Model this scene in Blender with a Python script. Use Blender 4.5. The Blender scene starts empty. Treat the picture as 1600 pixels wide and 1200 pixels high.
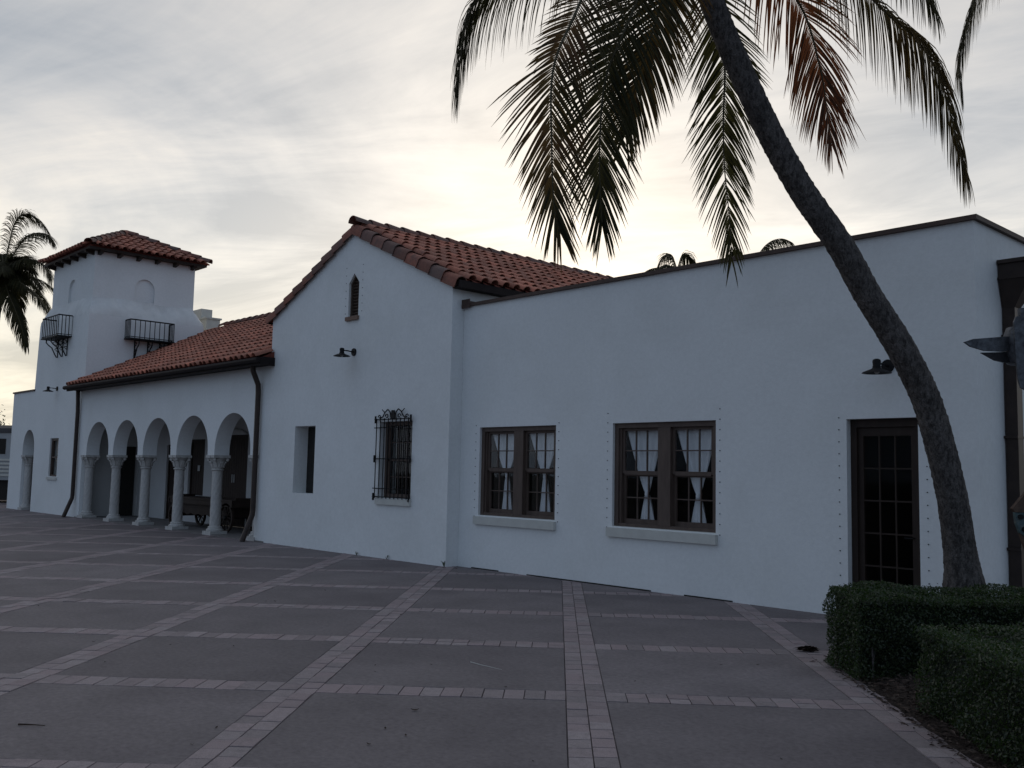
import bpy, bmesh, math, random
import numpy as np
from mathutils import Vector, Matrix
from mathutils.geometry import tessellate_polygon
random.seed(7); rng = np.random.default_rng(7)
S = bpy.context.scene
C = S.collection
# ------------------------------------------------------------------ camera
CAM_R = Vector((0.68342, 0.72973, 0.02087)); CAM_U = Vector((0.05347, -0.07854, 0.99548)); CAM_F = Vector((-0.72807, 0.67921, 0.09269))
H = 1.665
cd = bpy.data.cameras.new('camera'); cam = bpy.data.objects.new('camera', cd); C.objects.link(cam)
cd.sensor_fit = 'HORIZONTAL'; cd.sensor_width = 36; cd.lens = 36*1506/1600; cd.clip_start = .05; cd.clip_end = 3000
cam.matrix_world = Matrix(((CAM_R.x, CAM_U.x, -CAM_F.x, 0), (CAM_R.y, CAM_U.y, -CAM_F.y, 0), (CAM_R.z, CAM_U.z, -CAM_F.z, H), (0, 0, 0, 1)))
S.camera = cam
# ------------------------------------------------------------------ sky, sun, exposure
SUN = Vector((-0.662, 0.702, 0.259)).normalized()
SUN_EL = math.asin(SUN.z); SUN_AZ = math.atan2(SUN.x, SUN.y)
W = bpy.data.worlds.new('World'); S.world = W; W.use_nodes = True
nt = W.node_tree; nt.nodes.clear()
class N:
    """small wrapper to wire shader nodes"""
    def __init__(s, t): s.t = t
    def n(s, typ, ins=None, **kw):
        d = s.t.nodes.new(typ)
        for k, v in kw.items(): setattr(d, k, v)
        for k, v in (ins or {}).items():
            i = d.inputs[k]
            if hasattr(v, 'is_output') or isinstance(v, bpy.types.NodeSocket): s.t.links.new(v, i)
            else: i.default_value = v
        return d
    def math(s, op, a, b=0.0, c=0.0, clamp=False):
        return s.n('ShaderNodeMath', {0: a, 1: b, 2: c}, operation=op, use_clamp=clamp).outputs[0]
    def vmath(s, op, a, b=(0, 0, 0)):
        d = s.n('ShaderNodeVectorMath', {0: a, 1: b}, operation=op); return d.outputs['Value'] if op == 'DOT_PRODUCT' else d.outputs[0]
    def mix(s, f, a, b, blend='MIX'):
        d = s.n('ShaderNodeMix', data_type='RGBA', blend_type=blend)
        for i, v in ((0, f), (6, a), (7, b)):
            if isinstance(v, bpy.types.NodeSocket): s.t.links.new(v, d.inputs[i])
            else: d.inputs[i].default_value = (*v, 1) if isinstance(v, tuple) and len(v) == 3 else v
        return d.outputs[2]
    def ramp(s, f, pts):
        d = s.n('ShaderNodeValToRGB', {0: f}); e = d.color_ramp.elements
        while len(e) < len(pts): e.new(.5)
        for k, (p, c) in zip(e, pts): k.position = p; k.color = (*c, 1) if isinstance(c, tuple) else (c, c, c, 1)
        return d.outputs[0]
    def noise(s, vec, scale, detail=4, rough=.55, dist=0):
        return s.n('ShaderNodeTexNoise', {'Vector': vec, 'Scale': scale, 'Detail': detail, 'Roughness': rough, 'Distortion': dist}).outputs[0]
w = N(nt)
D3 = w.n('ShaderNodeTexCoord').outputs['Generated']
sep = w.n('ShaderNodeSeparateXYZ', {0: D3})
sky = w.n('ShaderNodeTexSky', sky_type='NISHITA', sun_disc=False, sun_elevation=SUN_EL, sun_rotation=SUN_AZ, air_density=1.4, dust_density=2.0, ozone_density=1.5).outputs[0]
zz = w.math('ADD', w.math('MAXIMUM', sep.outputs[2], 0), .16)
uv = w.n('ShaderNodeCombineXYZ', {0: w.math('DIVIDE', sep.outputs[0], zz), 1: w.math('DIVIDE', sep.outputs[1], zz), 2: 0.0}).outputs[0]
rot = w.n('ShaderNodeMapping', {'Vector': uv, 'Rotation': (0, 0, math.radians(-43)), 'Scale': (.75, 1.15, 1), 'Location': (3.3, 1.7, 0)}).outputs[0]
n1 = w.noise(rot, .8, 8, .60, .9)
streak = w.n('ShaderNodeMapping', {'Vector': rot, 'Scale': (.62, 1.35, 1), 'Rotation': (0, 0, -.10)}).outputs[0]
n2 = w.noise(streak, 1.7, 9, .62, .9)
nn = w.math('ADD', w.math('MULTIPLY', n1, .5), w.math('MULTIPLY', n2, .5))
cl = w.ramp(nn, [(.40, 0.0), (.60, 1.0)])
dot = w.vmath('DOT_PRODUCT', D3, tuple(SUN))
dpos = w.math('MAXIMUM', dot, 0)
def sstep(v, a, b):
    return w.n('ShaderNodeMapRange', {'Value': v, 'From Min': a, 'From Max': b}, interpolation_type='SMOOTHSTEP').outputs[0]
half = w.math('MULTIPLY_ADD', dot, .5, .5)
zpos = w.math('MAXIMUM', sep.outputs[2], 0)
near = sstep(half, .25, .92)                       # sun side of the dome
g1 = w.math('POWER', dpos, 20.0)
low = w.math('POWER', 2.718, w.math('MULTIPLY', w.math('MULTIPLY', zpos, zpos), -13.0))
# thin backlit overcast: dim blue away from the sun, pale and brighter towards it and towards the horizon below it
bri = w.math('MULTIPLY_ADD', near, 1.75, 3.15)
bri = w.math('ADD', bri, w.math('MULTIPLY', w.math('MULTIPLY', low, sstep(half, .55, .96)), 3.9))
bri = w.math('ADD', bri, w.math('MULTIPLY', g1, 2.2))
veil_c = w.mix(near, (.76, .985, 1.34), (1.0, 1.0, 1.0))
veil_c = w.mix(1.0, veil_c, w.mix(cl, (.89, .965, 1.08), (1.05, 1.0, .955)), 'MULTIPLY')
warm = w.math('MULTIPLY', w.math('MULTIPLY', low, low), sstep(half, .5, .95), clamp=True)
veil_c = w.mix(w.math('MULTIPLY', warm, .8), veil_c, (1.12, 1.02, .78))
veil_c = w.mix(w.math('MULTIPLY', g1, .7, clamp=True), veil_c, (1.05, 1.01, .95))
mod = w.math('MULTIPLY_ADD', cl, .44, .75)
veil = w.n('ShaderNodeVectorMath', {0: veil_c, 'Scale': w.math('MULTIPLY', bri, mod)}, operation='SCALE').outputs[0]
allc = w.mix(.92, sky, veil)
bg = w.n('ShaderNodeBackground', {'Color': allc, 'Strength': .1})
nt.links.new(bg.outputs[0], w.n('ShaderNodeOutputWorld').inputs[0])
sl = bpy.data.lights.new('sun', 'SUN'); sl.energy = .55; sl.angle = math.radians(14); sl.color = (1, .86, .68)
so = bpy.data.objects.new('sun', sl); C.objects.link(so); so.rotation_euler = SUN.to_track_quat('Z', 'Y').to_euler(); so.location = SUN*80
vs = S.view_settings; vs.view_transform = 'Standard'; vs.look = 'None'; vs.gamma = 1; vs.exposure = .12; vs.use_curve_mapping = False
S.render.engine = 'CYCLES'
# ------------------------------------------------------------------ materials
MATS = {}
def mat(name, col, rough=.8, var=.12, scale=6.0, bump=.0, bscale=60.0, bdist=.01, spec=.3, metal=0.0, tint=None, rnd=0.0, stretch=(1, 1, 1), col2=None, dirt=None, trans=None, grain=None):
    m = bpy.data.materials.new(name); m.use_nodes = True; t = m.node_tree; b = t.nodes['Principled BSDF']; k = N(t)
    co = k.n('ShaderNodeTexCoord').outputs['Object']
    geo = k.n('ShaderNodeNewGeometry'); pos = geo.outputs['Position']
    vec = k.n('ShaderNodeMapping', {'Vector': pos, 'Scale': stretch}).outputs[0]
    nz = k.noise(vec, scale, 6, .6)
    lo = tuple(c*(1-var) for c in col); hi = tuple(min(1, c*(1+var)) for c in (col2 or col))
    c = k.mix(k.ramp(nz, [(.3, 0.0), (.7, 1.0)]), lo, hi)
    if rnd:
        oi = k.n('ShaderNodeObjectInfo').outputs['Random']
        rr = k.math('FRACT', k.math('ADD', oi, geo.outputs['Random Per Island']))
        c = k.mix(1.0, c, k.ramp(rr, [(0, 1-rnd), (1, 1+rnd)]), 'MULTIPLY')
        if tint: c = k.mix(k.math('MULTIPLY', k.math('FRACT', k.math('MULTIPLY', rr, 7.31)), .75), c, tint)
    if dirt:
        dn = k.noise(vec, dirt[0], 5, .65, .4)
        c = k.mix(k.ramp(dn, [(dirt[1], 0.0), (dirt[1]+.2, dirt[2])]), c, dirt[3])
    if grain:
        gn = k.noise(pos, grain[0], 3, .7)
        c = k.mix(1.0, c, k.ramp(gn, [(.3, 1-grain[1]), (.7, 1+grain[1])]), 'MULTIPLY')
    t.links.new(c, b.inputs['Base Color'])
    b.inputs['Roughness'].default_value = rough; b.inputs['Specular IOR Level'].default_value = spec; b.inputs['Metallic'].default_value = metal
    if bump:
        bn = k.noise(vec, bscale, 5, .6)
        t.links.new(k.n('ShaderNodeBump', {'Strength': bump, 'Distance': bdist, 'Height': bn}).outputs[0], b.inputs['Normal'])
    if trans:
        tr = k.n('ShaderNodeBsdfTranslucent', {'Color': (*trans, 1)})
        mx = k.n('ShaderNodeMixShader', {0: .35, 1: b.outputs[0], 2: tr.outputs[0]})
        t.links.new(mx.outputs[0], t.nodes['Material Output'].inputs[0])
    MATS[name] = m; return m
mat('stucco', (.76, .775, .77), .9, .035, .7, .35, 38, .006, .15, dirt=(.45, .48, .28, (.60, .61, .58)), grain=(16, .04))
mat('stucco_old', (.70, .71, .70), .92, .07, 3.0, .6, 22, .012, .1, dirt=(1.6, .5, .35, (.50, .51, .50)))
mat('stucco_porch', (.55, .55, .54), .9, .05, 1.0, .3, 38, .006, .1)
mat('trim_brown', (.075, .048, .038), .6, .2, 8, .15, 40)
mat('wood_frame', (.098, .070, .057), .55, .2, 14, .2, 50, .003, .3, stretch=(1, 1, .2))
mat('wood_dark', (.032, .021, .016), .6, .25, 10, .2, 40, .004, .25, stretch=(1, 1, .25))
mat('fascia', (.020, .015, .015), .7, .2, 6, spec=.15)
mat('copper_dark', (.040, .027, .022), .45, .25, 7, .1, 30, .003, .4, .3)
mat('iron', (.008, .008, .009), .62, .2, 20, .1, 60, .002, .22)
mat('sill', (.56, .56, .52), .85, .06, 5, .25, 40)
mat('sill_brown', (.20, .13, .10), .8, .1, 8, .2, 40)
mat('stone', (.50, .485, .46), .85, .12, 14, .5, 70, .006, .2, dirt=(6, .52, .4, (.33, .32, .31)))
mat('tile', (.385, .138, .088), .75, .18, 16, .35, 50, .004, .25, tint=(.29, .14, .10), rnd=.42, dirt=(5, .55, .55, (.10, .065, .06)))
mat('tile_weathered', (.23, .09, .062), .8, .2, 14, .4, 40, .004, .2, tint=(.11, .10, .095), rnd=.35, dirt=(4, .5, .6, (.085, .075, .07)))
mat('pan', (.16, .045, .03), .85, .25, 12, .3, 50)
mat('concrete', (.172, .150, .152), .78, .14, 1.3, .5, 110, .004, .22, rnd=.13, dirt=(.6, .47, .5, (.112, .095, .10)), grain=(24, .20))
mat('paver', (.265, .229, .229), .8, .12, 18, .5, 90, .004, .2, tint=(.285, .222, .225), rnd=.2, grain=(120, .22), dirt=(7, .52, .5, (.15, .128, .13)))
mat('sand', (.135, .118, .115), .95, .2, 30, .4, 90)
mat('ground', (.10, .095, .09), .9, .2, .4, .3, 20)
mat('mulch', (.030, .021, .017), .95, .4, 25, .8, 60, .02)
mat('chip', (.050, .032, .025), .9, .3, 30, rnd=.55, tint=(.10, .075, .06))
mat('hedge_leaf', (.030, .046, .022), .38, .25, 3, spec=.5, rnd=.45, tint=(.045, .055, .018), trans=(.05, .10, .02))
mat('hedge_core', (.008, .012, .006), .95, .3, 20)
mat('palm_leaf', (.019, .023, .012), .65, .3, 5, spec=.12, rnd=.3, tint=(.055, .045, .02), trans=(.06, .06, .02))
mat('palm_dry', (.070, .036, .020), .7, .35, 5, spec=.15, rnd=.35, tint=(.055, .035, .018), trans=(.20, .07, .03))
mat('palm_mix', (.021, .025, .013), .65, .3, 5, spec=.12, rnd=.3, tint=(.055, .045, .02), trans=(.13, .09, .03), dirt=(2.2, .47, .85, (.10, .045, .024)))
mat('rachis', (.060, .050, .024), .6, .2, 10)
mat('bark', (.125, .112, .105), .95, .35, 9, 1.0, 30, .05, .1, stretch=(1, 1, .4), dirt=(34, .44, .75, (.022, .02, .019)), grain=(70, .35))
mat('curtain', (.88, .88, .90), .9, .05, 8, spec=.1)
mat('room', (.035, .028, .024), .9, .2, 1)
mat('porch_floor', (.16, .15, .145), .85, .1, 2, .2, 50)
mat('metal_blue', (.085, .09, .10), .5, .55, 22, .3, 60, .004, .5, .55, dirt=(11, .5, .8, (.022, .022, .026)))
mat('metal_dark', (.03, .03, .034), .55, .4, 18, .3, 60, .004, .4, .4)
mat('rust', (.085, .055, .04), .85, .35, 18, .4, 60)
mat('teal', (.06, .095, .10), .6, .25, 20, .2, 60, dirt=(14, .55, .6, (.22, .2, .17)))
mat('coach_steel', (.34, .35, .36), .4, .1, 2, metal=.4)
mat('leaf_dead', (.040, .026, .018), .85, .3, 30)
mat('notice', (.42, .42, .40), .8)
mat('sign_dark', (.02, .018, .016), .7)
def glass():
    m = bpy.data.materials.new('glass'); m.use_nodes = True; t = m.node_tree; k = N(t); t.nodes.remove(t.nodes['Principled BSDF'])
    fr = k.n('ShaderNodeFresnel', {'IOR': 1.5}).outputs[0]
    nz = k.noise(k.n('ShaderNodeNewGeometry').outputs['Position'], 3.0, 2)
    bp = k.n('ShaderNodeBump', {'Strength': .04, 'Distance': .02, 'Height': nz}).outputs[0]
    mx = k.n('ShaderNodeMixShader', {0: k.math('MULTIPLY', fr, .09), 1: k.n('ShaderNodeBsdfTransparent', {'Color': (.93, .94, .94, 1)}).outputs[0], 2: k.n('ShaderNodeBsdfGlossy', {'Roughness': .02, 'Normal': bp}).outputs[0]})
    t.links.new(mx.outputs[0], t.nodes['Material Output'].inputs[0]); MATS['glass'] = m
glass()
# ------------------------------------------------------------------ helpers
def empty(name, loc=(0, 0, 0), label=None, cat=None, group=None, kind=None):
    o = bpy.data.objects.new(name, None); C.objects.link(o); o.location = loc; o.empty_display_size = .2
    return tag(o, label, cat, group, kind)
def tag(o, label=None, cat=None, group=None, kind=None):
    for k, v in (('label', label), ('category', cat), ('group', group), ('kind', kind)):
        if v: o[k] = v
    return o
def link(name, me, parent=None, world=None):
    o = bpy.data.objects.new(name, me); C.objects.link(o)
    if parent:
        o.parent = parent; o.matrix_parent_inverse = parent_inv(parent)
    if world is not None: o.matrix_basis = world
    return o
def parent_inv(p):
    m = Matrix.Identity(4)
    chain = []
    while p: chain.append(p); p = p.parent
    for q in reversed(chain): m = m @ q.matrix_parent_inverse @ q.matrix_basis
    return m.inverted()
class MB:
    def __init__(s): s.v = []; s.f = []
    def add(s, vs_, fs): o = len(s.v); s.v += [tuple(p) for p in vs_]; s.f += [tuple(i+o for i in f) for f in fs]; return s
    def box(s, x0, x1, y0, y1, z0, z1):
        return s.add([(x0, y0, z0), (x1, y0, z0), (x1, y1, z0), (x0, y1, z0), (x0, y0, z1), (x1, y0, z1), (x1, y1, z1), (x0, y1, z1)],
                     [(0, 3, 2, 1), (4, 5, 6, 7), (0, 1, 5, 4), (1, 2, 6, 5), (2, 3, 7, 6), (3, 0, 4, 7)])
    def hexa(s, p): return s.add(p, [(0, 3, 2, 1), (4, 5, 6, 7), (0, 1, 5, 4), (1, 2, 6, 5), (2, 3, 7, 6), (3, 0, 4, 7)])
    def obox(s, c, a, b, d):
        c, a, b, d = map(Vector, (c, a, b, d))
        return s.hexa([c-a-b-d, c+a-b-d, c+a+b-d, c-a+b-d, c-a-b+d, c+a-b+d, c+a+b+d, c-a+b+d])
    def bar(s, p, q, r, n=6): return s.tube([p, q], r, n)
    def tube(s, pts, r, n=8, cap=True, up=(0, 0, 1)):
        pts = [Vector(p) for p in pts]; rs = r if isinstance(r, (list, tuple)) else [r]*len(pts); rings = []; vv = []
        ref = None
        for i, p in enumerate(pts):
            t = (pts[min(i+1, len(pts)-1)]-pts[max(i-1, 0)]).normalized()
            if ref is None: ref = Vector(up) if abs(t.dot(Vector(up))) < .95 else Vector((1, 0, 0))
            a = (ref - t*ref.dot(t)).normalized(); ref = a; b = t.cross(a)
            vv += [p+(a*math.cos(2*math.pi*k/n)+b*math.sin(2*math.pi*k/n))*rs[i] for k in range(n)]
        ff = [(i*n+k, i*n+(k+1) % n, (i+1)*n+(k+1) % n, (i+1)*n+k) for i in range(len(pts)-1) for k in range(n)]
        if cap: ff += [tuple(range(n-1, -1, -1)), tuple((len(pts)-1)*n+k for k in range(n))]
        return s.add(vv, ff)
    def lathe(s, prof, c=(0, 0, 0), n=20, axis='Z', fn=None):
        vv = []
        for r, z in prof:
            for k in range(n):
                a = 2*math.pi*k/n; x, y = r*math.cos(a), r*math.sin(a)
                p = (x, y, z) if axis == 'Z' else ((x, z, y) if axis == 'Y' else (z, x, y))
                vv.append((p[0]+c[0], p[1]+c[1], p[2]+c[2]))
        m = len(prof); ff = [(i*n+k, i*n+(k+1) % n, (i+1)*n+(k+1) % n, (i+1)*n+k) for i in range(m-1) for k in range(n)]
        ff += [tuple(range(n-1, -1, -1)), tuple((m-1)*n+k for k in range(n))]
        return s.add(vv, ff)
    def mesh(s, name, m, smooth=False):
        me = bpy.data.meshes.new(name); me.from_pydata(s.v, [], s.f)
        bm = bmesh.new(); bm.from_mesh(me); bmesh.ops.recalc_face_normals(bm, faces=bm.faces); bm.to_mesh(me); bm.free()
        me.materials.append(MATS[m])
        if smooth:
            me.polygons.foreach_set('use_smooth', [True]*len(me.polygons)); me.set_sharp_from_angle(angle=math.radians(40))
        return me
    def build(s, name, m, parent=None, smooth=False, world=None): return link(name, s.mesh(name, m, smooth), parent, world)
def np_mesh(name, V, F, m):
    """V (n,3) float, F (k,3|4) int, quick builder for big soups"""
    me = bpy.data.meshes.new(name); V = np.asarray(V, np.float32); F = np.asarray(F, np.int32); k = F.shape[1]
    me.vertices.add(len(V)); me.vertices.foreach_set('co', V.ravel())
    me.loops.add(F.size); me.loops.foreach_set('vertex_index', F.ravel())
    me.polygons.add(len(F)); me.polygons.foreach_set('loop_start', np.arange(0, F.size, k, dtype=np.int32))
    me.update(calc_edges=True); me.validate(); me.materials.append(MATS[m]); return me
def slabpoly(mb, outer, holes, place, d0, d1):
    """polygon with holes in 2D (u,z) extruded from depth d0 to d1; place(u,z,d) -> 3D"""
    loops = [outer]+holes; flat = [p for l in loops for p in l]
    tris = tessellate_polygon([[Vector((p[0], p[1], 0)) for p in l] for l in loops])
    n = len(flat); vv = [place(u, z, d0) for u, z in flat]+[place(u, z, d1) for u, z in flat]
    ff = [tuple(t) for t in tris]+[tuple(i+n for i in t[::-1]) for t in tris]
    o = 0
    for l in loops:
        for i in range(len(l)): a, b = o+i, o+(i+1) % len(l); ff.append((a, b, b+n, a+n))
        o += len(l)
    return mb.add(vv, ff)
def rect(x0, x1, z0, z1): return [(x0, z0), (x1, z0), (x1, z1), (x0, z1)]
XZ = lambda u, z, d: (u, d, z)
# ------------------------------------------------------------------ ground and plaza
g = MB(); g.add([(-900, -900, -.06), (900, -900, -.06), (900, 900, -.06), (-900, 900, -.06)], [(0, 1, 2, 3)])
tag(g.build('ground', 'ground'), kind='structure')
E1 = (Vector((-1, 1, 0)).normalized()+Vector((1, 1, 0)).normalized()*.015).normalized(); E2 = Vector((E1.y, -E1.x, 0))
if E2.dot(Vector((1, 1, 0))) < 0: E2 = -E2
def st(s, t, z=0.0): return E1*s+E2*t+Vector((0, 0, z))
T0, TP, S0, SP, HB = .235, 2.185, 7.50, 2.16, .15
pp = MB(); pp.add([st(-6, -40, -.018), st(-6, 14, -.018), st(48, 14, -.018), st(48, -40, -.018)], [(0, 1, 2, 3)])
plaza = tag(pp.build('plaza_paving', 'sand'), kind='structure')
def px(p):
    q = Vector(p)-Vector((0, 0, H)); a = q.dot(CAM_F)
    return (800+1506*q.dot(CAM_R)/a, 600-1506*q.dot(CAM_U)/a, a) if a > .3 else None
def seen(p, mx=260):
    q = px(p); return q is not None and -mx < q[0] < 1600+mx and q[1] < 1200+mx*1.6 and p[1] < 11.9
def in_bed(s, t): return t > T0+TP+HB and s < 9.25
sm = MB()
b_, hx, hy = .004, (TP-2*HB)/2-.003, (SP-2*HB)/2-.003
sm.add([(x*(hx-d), y*(hy-d), z) for z, d in ((-.05, 0), (-b_, 0), (0, b_)) for x, y in ((-1, -1), (1, -1), (1, 1), (-1, 1))],
       [(i*4+k, i*4+(k+1) % 4, i*4+4+(k+1) % 4, i*4+4+k) for i in range(2) for k in range(4)]+[(8, 9, 10, 11)])
slab_me = sm.mesh('slab', 'concrete')
RZ = Matrix(((E2.x, E1.x, 0, 0), (E2.y, E1.y, 0, 0), (0, 0, 1, 0), (0, 0, 0, 1)))
for i in range(-14, 5):
    for j in range(-4, 16):
        s, t = S0+SP*(j+.5), T0+TP*(i+.5)
        if in_bed(s, t) or not any(seen(st(s+a, t+b), 60) for a in (-.9, 0, .9) for b in (-.9, 0, .9)): continue
        r = Matrix.Rotation(random.uniform(-.0012, .0012), 4, 'X') @ Matrix.Rotation(random.uniform(-.0012, .0012), 4, 'Y')
        link('slab', slab_me, plaza, Matrix.Translation(st(s, t, random.uniform(-.0015, .0015))) @ RZ @ r)
# pavers: radial bands in two columns, cross bands in one row of bricks laid across
PV = []   # (s, t, half_s, half_t)
for i in range(-14, 4):
    for c in (-1, 1):
        s = -5+random.uniform(0, .2)
        while s < 40:
            L = .20+random.uniform(-.012, .012)
            PV.append((s+L/2, T0+TP*i+c*HB/2, L/2-.0016, HB/2-.0016)); s += L
for j in range(-4, 16):
    for i in range(-14, 4):
        t = T0+TP*i+HB; e = T0+TP*(i+1)-HB; n = 12; L = (e-t)/n; two = (i+j) % 3 == 0
        for k in range(n):
            if two:
                for c in (-1, 1): PV.append((S0+SP*j+c*HB/2, t+L*(k+.5), HB/2-.0016, L/2-.0016))
            else: PV.append((S0+SP*j, t+L*(k+.5), HB-.0016, L/2-.0016))
vis = []
for q in PV:
    p = st(q[0], q[1])
    if in_bed(q[0]+.05, q[1]-.08) or not seen(p, 40): continue
    a = px(p); vis.append((q[2]*q[3]/a[2]**3 if 0 < a[0] < 1600 and a[1] < 1200 else 0, q))
vis.sort(key=lambda k: -k[0])
BOXV = [(x*(1-(z > 0)*.03), y*(1-(z > 0)*.03), z) for z in (-1, 1) for x, y in ((-1, -1), (1, -1), (1, 1), (-1, 1))]
pm = MB(); pm.add([(x, y, -.04 if z < 0 else 0) for x, y, z in BOXV], [(4, 5, 6, 7), (0, 1, 5, 4), (1, 2, 6, 5), (2, 3, 7, 6), (3, 0, 4, 7)])
paver_me = pm.mesh('paver', 'paver')
far = MB()
for k, (a, (s, t, hs, ht)) in enumerate(vis):
    z = .001+random.uniform(-.003, .003); M = Matrix.Translation(st(s, t, z)) @ RZ @ Matrix.Rotation(random.uniform(-.012, .012), 4, 'Z') @ Matrix.Rotation(random.uniform(-.006, .006), 4, 'X') @ Matrix.Diagonal((ht, hs, 1, 1))
    if k < 300: link('paver', paver_me, plaza, M)
    else: far.add([M @ v.co for v in paver_me.vertices], [tuple(p.vertices) for p in paver_me.polygons])
tag(far.build('paver_field', 'paver', plaza), kind='stuff')
# planting bed: mulch mound and chips
TB = T0+TP+HB-.07
bed = MB(); nb, mb_ = 50, 50; vv = []
for a in range(nb+1):
    for b in range(mb_+1):
        s = 2.0+(9.24-2.0)*a/nb; t = TB+7.0*b/mb_; e = min(a, nb-a, b)
        vv.append(st(s, t, -.01 if e == 0 else .02+.018*min(e, 4)+random.uniform(-.012, .012)))
bed.add(vv, [(a*(mb_+1)+b, a*(mb_+1)+b+1, (a+1)*(mb_+1)+b+1, (a+1)*(mb_+1)+b) for a in range(nb) for b in range(mb_)])
bedo = tag(bed.build('mulch_bed', 'mulch', smooth=True), kind='structure')
chips = MB()
for k in range(2600):
    s = random.uniform(4, 9.3); t = TB+abs(random.gauss(0, .3))-.03
    if random.random() < .12: t -= random.uniform(0, .12)
    c = st(s, t, .02+.07*min(1, max(0, (t-TB)/.5))+random.uniform(0, .02)) if t > TB else st(s, t, .006)
    a = random.uniform(0, 6.3); l = random.uniform(.012, .045); d = Vector((math.cos(a), math.sin(a), random.uniform(-.3, .3)))*l; e = Vector((-math.sin(a), math.cos(a), random.uniform(-.4, .4)))*random.uniform(.003, .008)
    chips.add([c-d, c+e, c+d, c-e+Vector((0, 0, .008))], [(0, 1, 2), (0, 2, 3)])
tag(chips.build('mulch_chips', 'chip', bedo), kind='stuff')
# ------------------------------------------------------------------ the building
B = empty('station_building', (-16.6, 11, 0), 'long white stucco Spanish style station with red tile roofs, arcade and square tower', 'building')
YW, YG, YA, YT = 11.25, 10.97, 11.0, 11.0
XR, XG1, XG0, XA0, XL = -4.34, -13.385, -19.88, -32.35, -39.25
# --- flat roofed wing
WZ = 4.68
win = [(-12.865, -10.985, .93, 2.47), (-9.765, -7.875, .905, 2.47)]; door = (-5.93, -5.03, .0, 2.43)
m = MB(); slabpoly(m, [(XG1+.002, -.05), (door[0], -.05), (door[0], door[3]), (door[1], door[3]), (door[1], -.05), (XR, -.05), (XR, WZ), (XG1+.002, WZ)], [rect(*q) for q in win], XZ, YW, YW+.3)
m.build('wall', 'stucco', B)['label'] = 'long white stucco wall of the flat roofed wing'
m = MB(); m.box(XR-.3, XR, YW+.3, 21, -.05, WZ); m.build('wall', 'stucco', B)['label'] = 'white end wall of the flat roofed wing'
m = MB(); m.box(XG1, XR-.3, 20.7, 21, -.05, WZ); m.build('wall', 'stucco', B)
m = MB(); m.box(XG1+.01, XR-.3, YW+.3, 20.7, 4.3, 4.4); m.build('flat_roof', 'ground', B)
m = MB(); m.box(XG1+.2, XR-.32, 15, 15.1, 0, 4.28); m.build('dark_partition', 'room', B)  # added dark wall, keeps the white back wall from showing lit
m = MB(); m.box(XG1+.005, XG1+.03, YW+.301, 14.98, .03, 4.28); m.build('dark_partition', 'room', B)  # added dark lining, hides the lit gable side wall from the window
m = MB(); m.box(-6.6, -6.5, YW+.32, 14.98, 0, 4.28); m.build('dark_partition', 'room', B)
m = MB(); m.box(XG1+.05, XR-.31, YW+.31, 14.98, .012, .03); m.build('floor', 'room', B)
cp = MB(); cp.box(XG1+.003, XR+.05, YW-.05, YW+.34, WZ, WZ+.055); cp.box(XR-.34, XR+.05, YW+.34, 21, WZ, WZ+.055)
cp.box(XG1+.003, XG1+.05, YW-.06, YW+1.0, WZ+.0551, WZ+.13); cp.box(XG1+.003, XG1+.22, YW-.065, YW-.051, WZ-.03, WZ+.13)
cp.build('coping', 'trim_brown', B)['label'] = 'thin dark brown metal coping along the parapet'
# dark strips standing in for the shade in the open gap along the wall base
m = MB()
for a, b in ((-13.0, -12.3), (-11.6, -9.0), (-8.4, -7.6)): m.box(a, b, YW-.012, YW-.001, .0, .018)
m.build('base_gap_shade', 'sign_dark', B)
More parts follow.
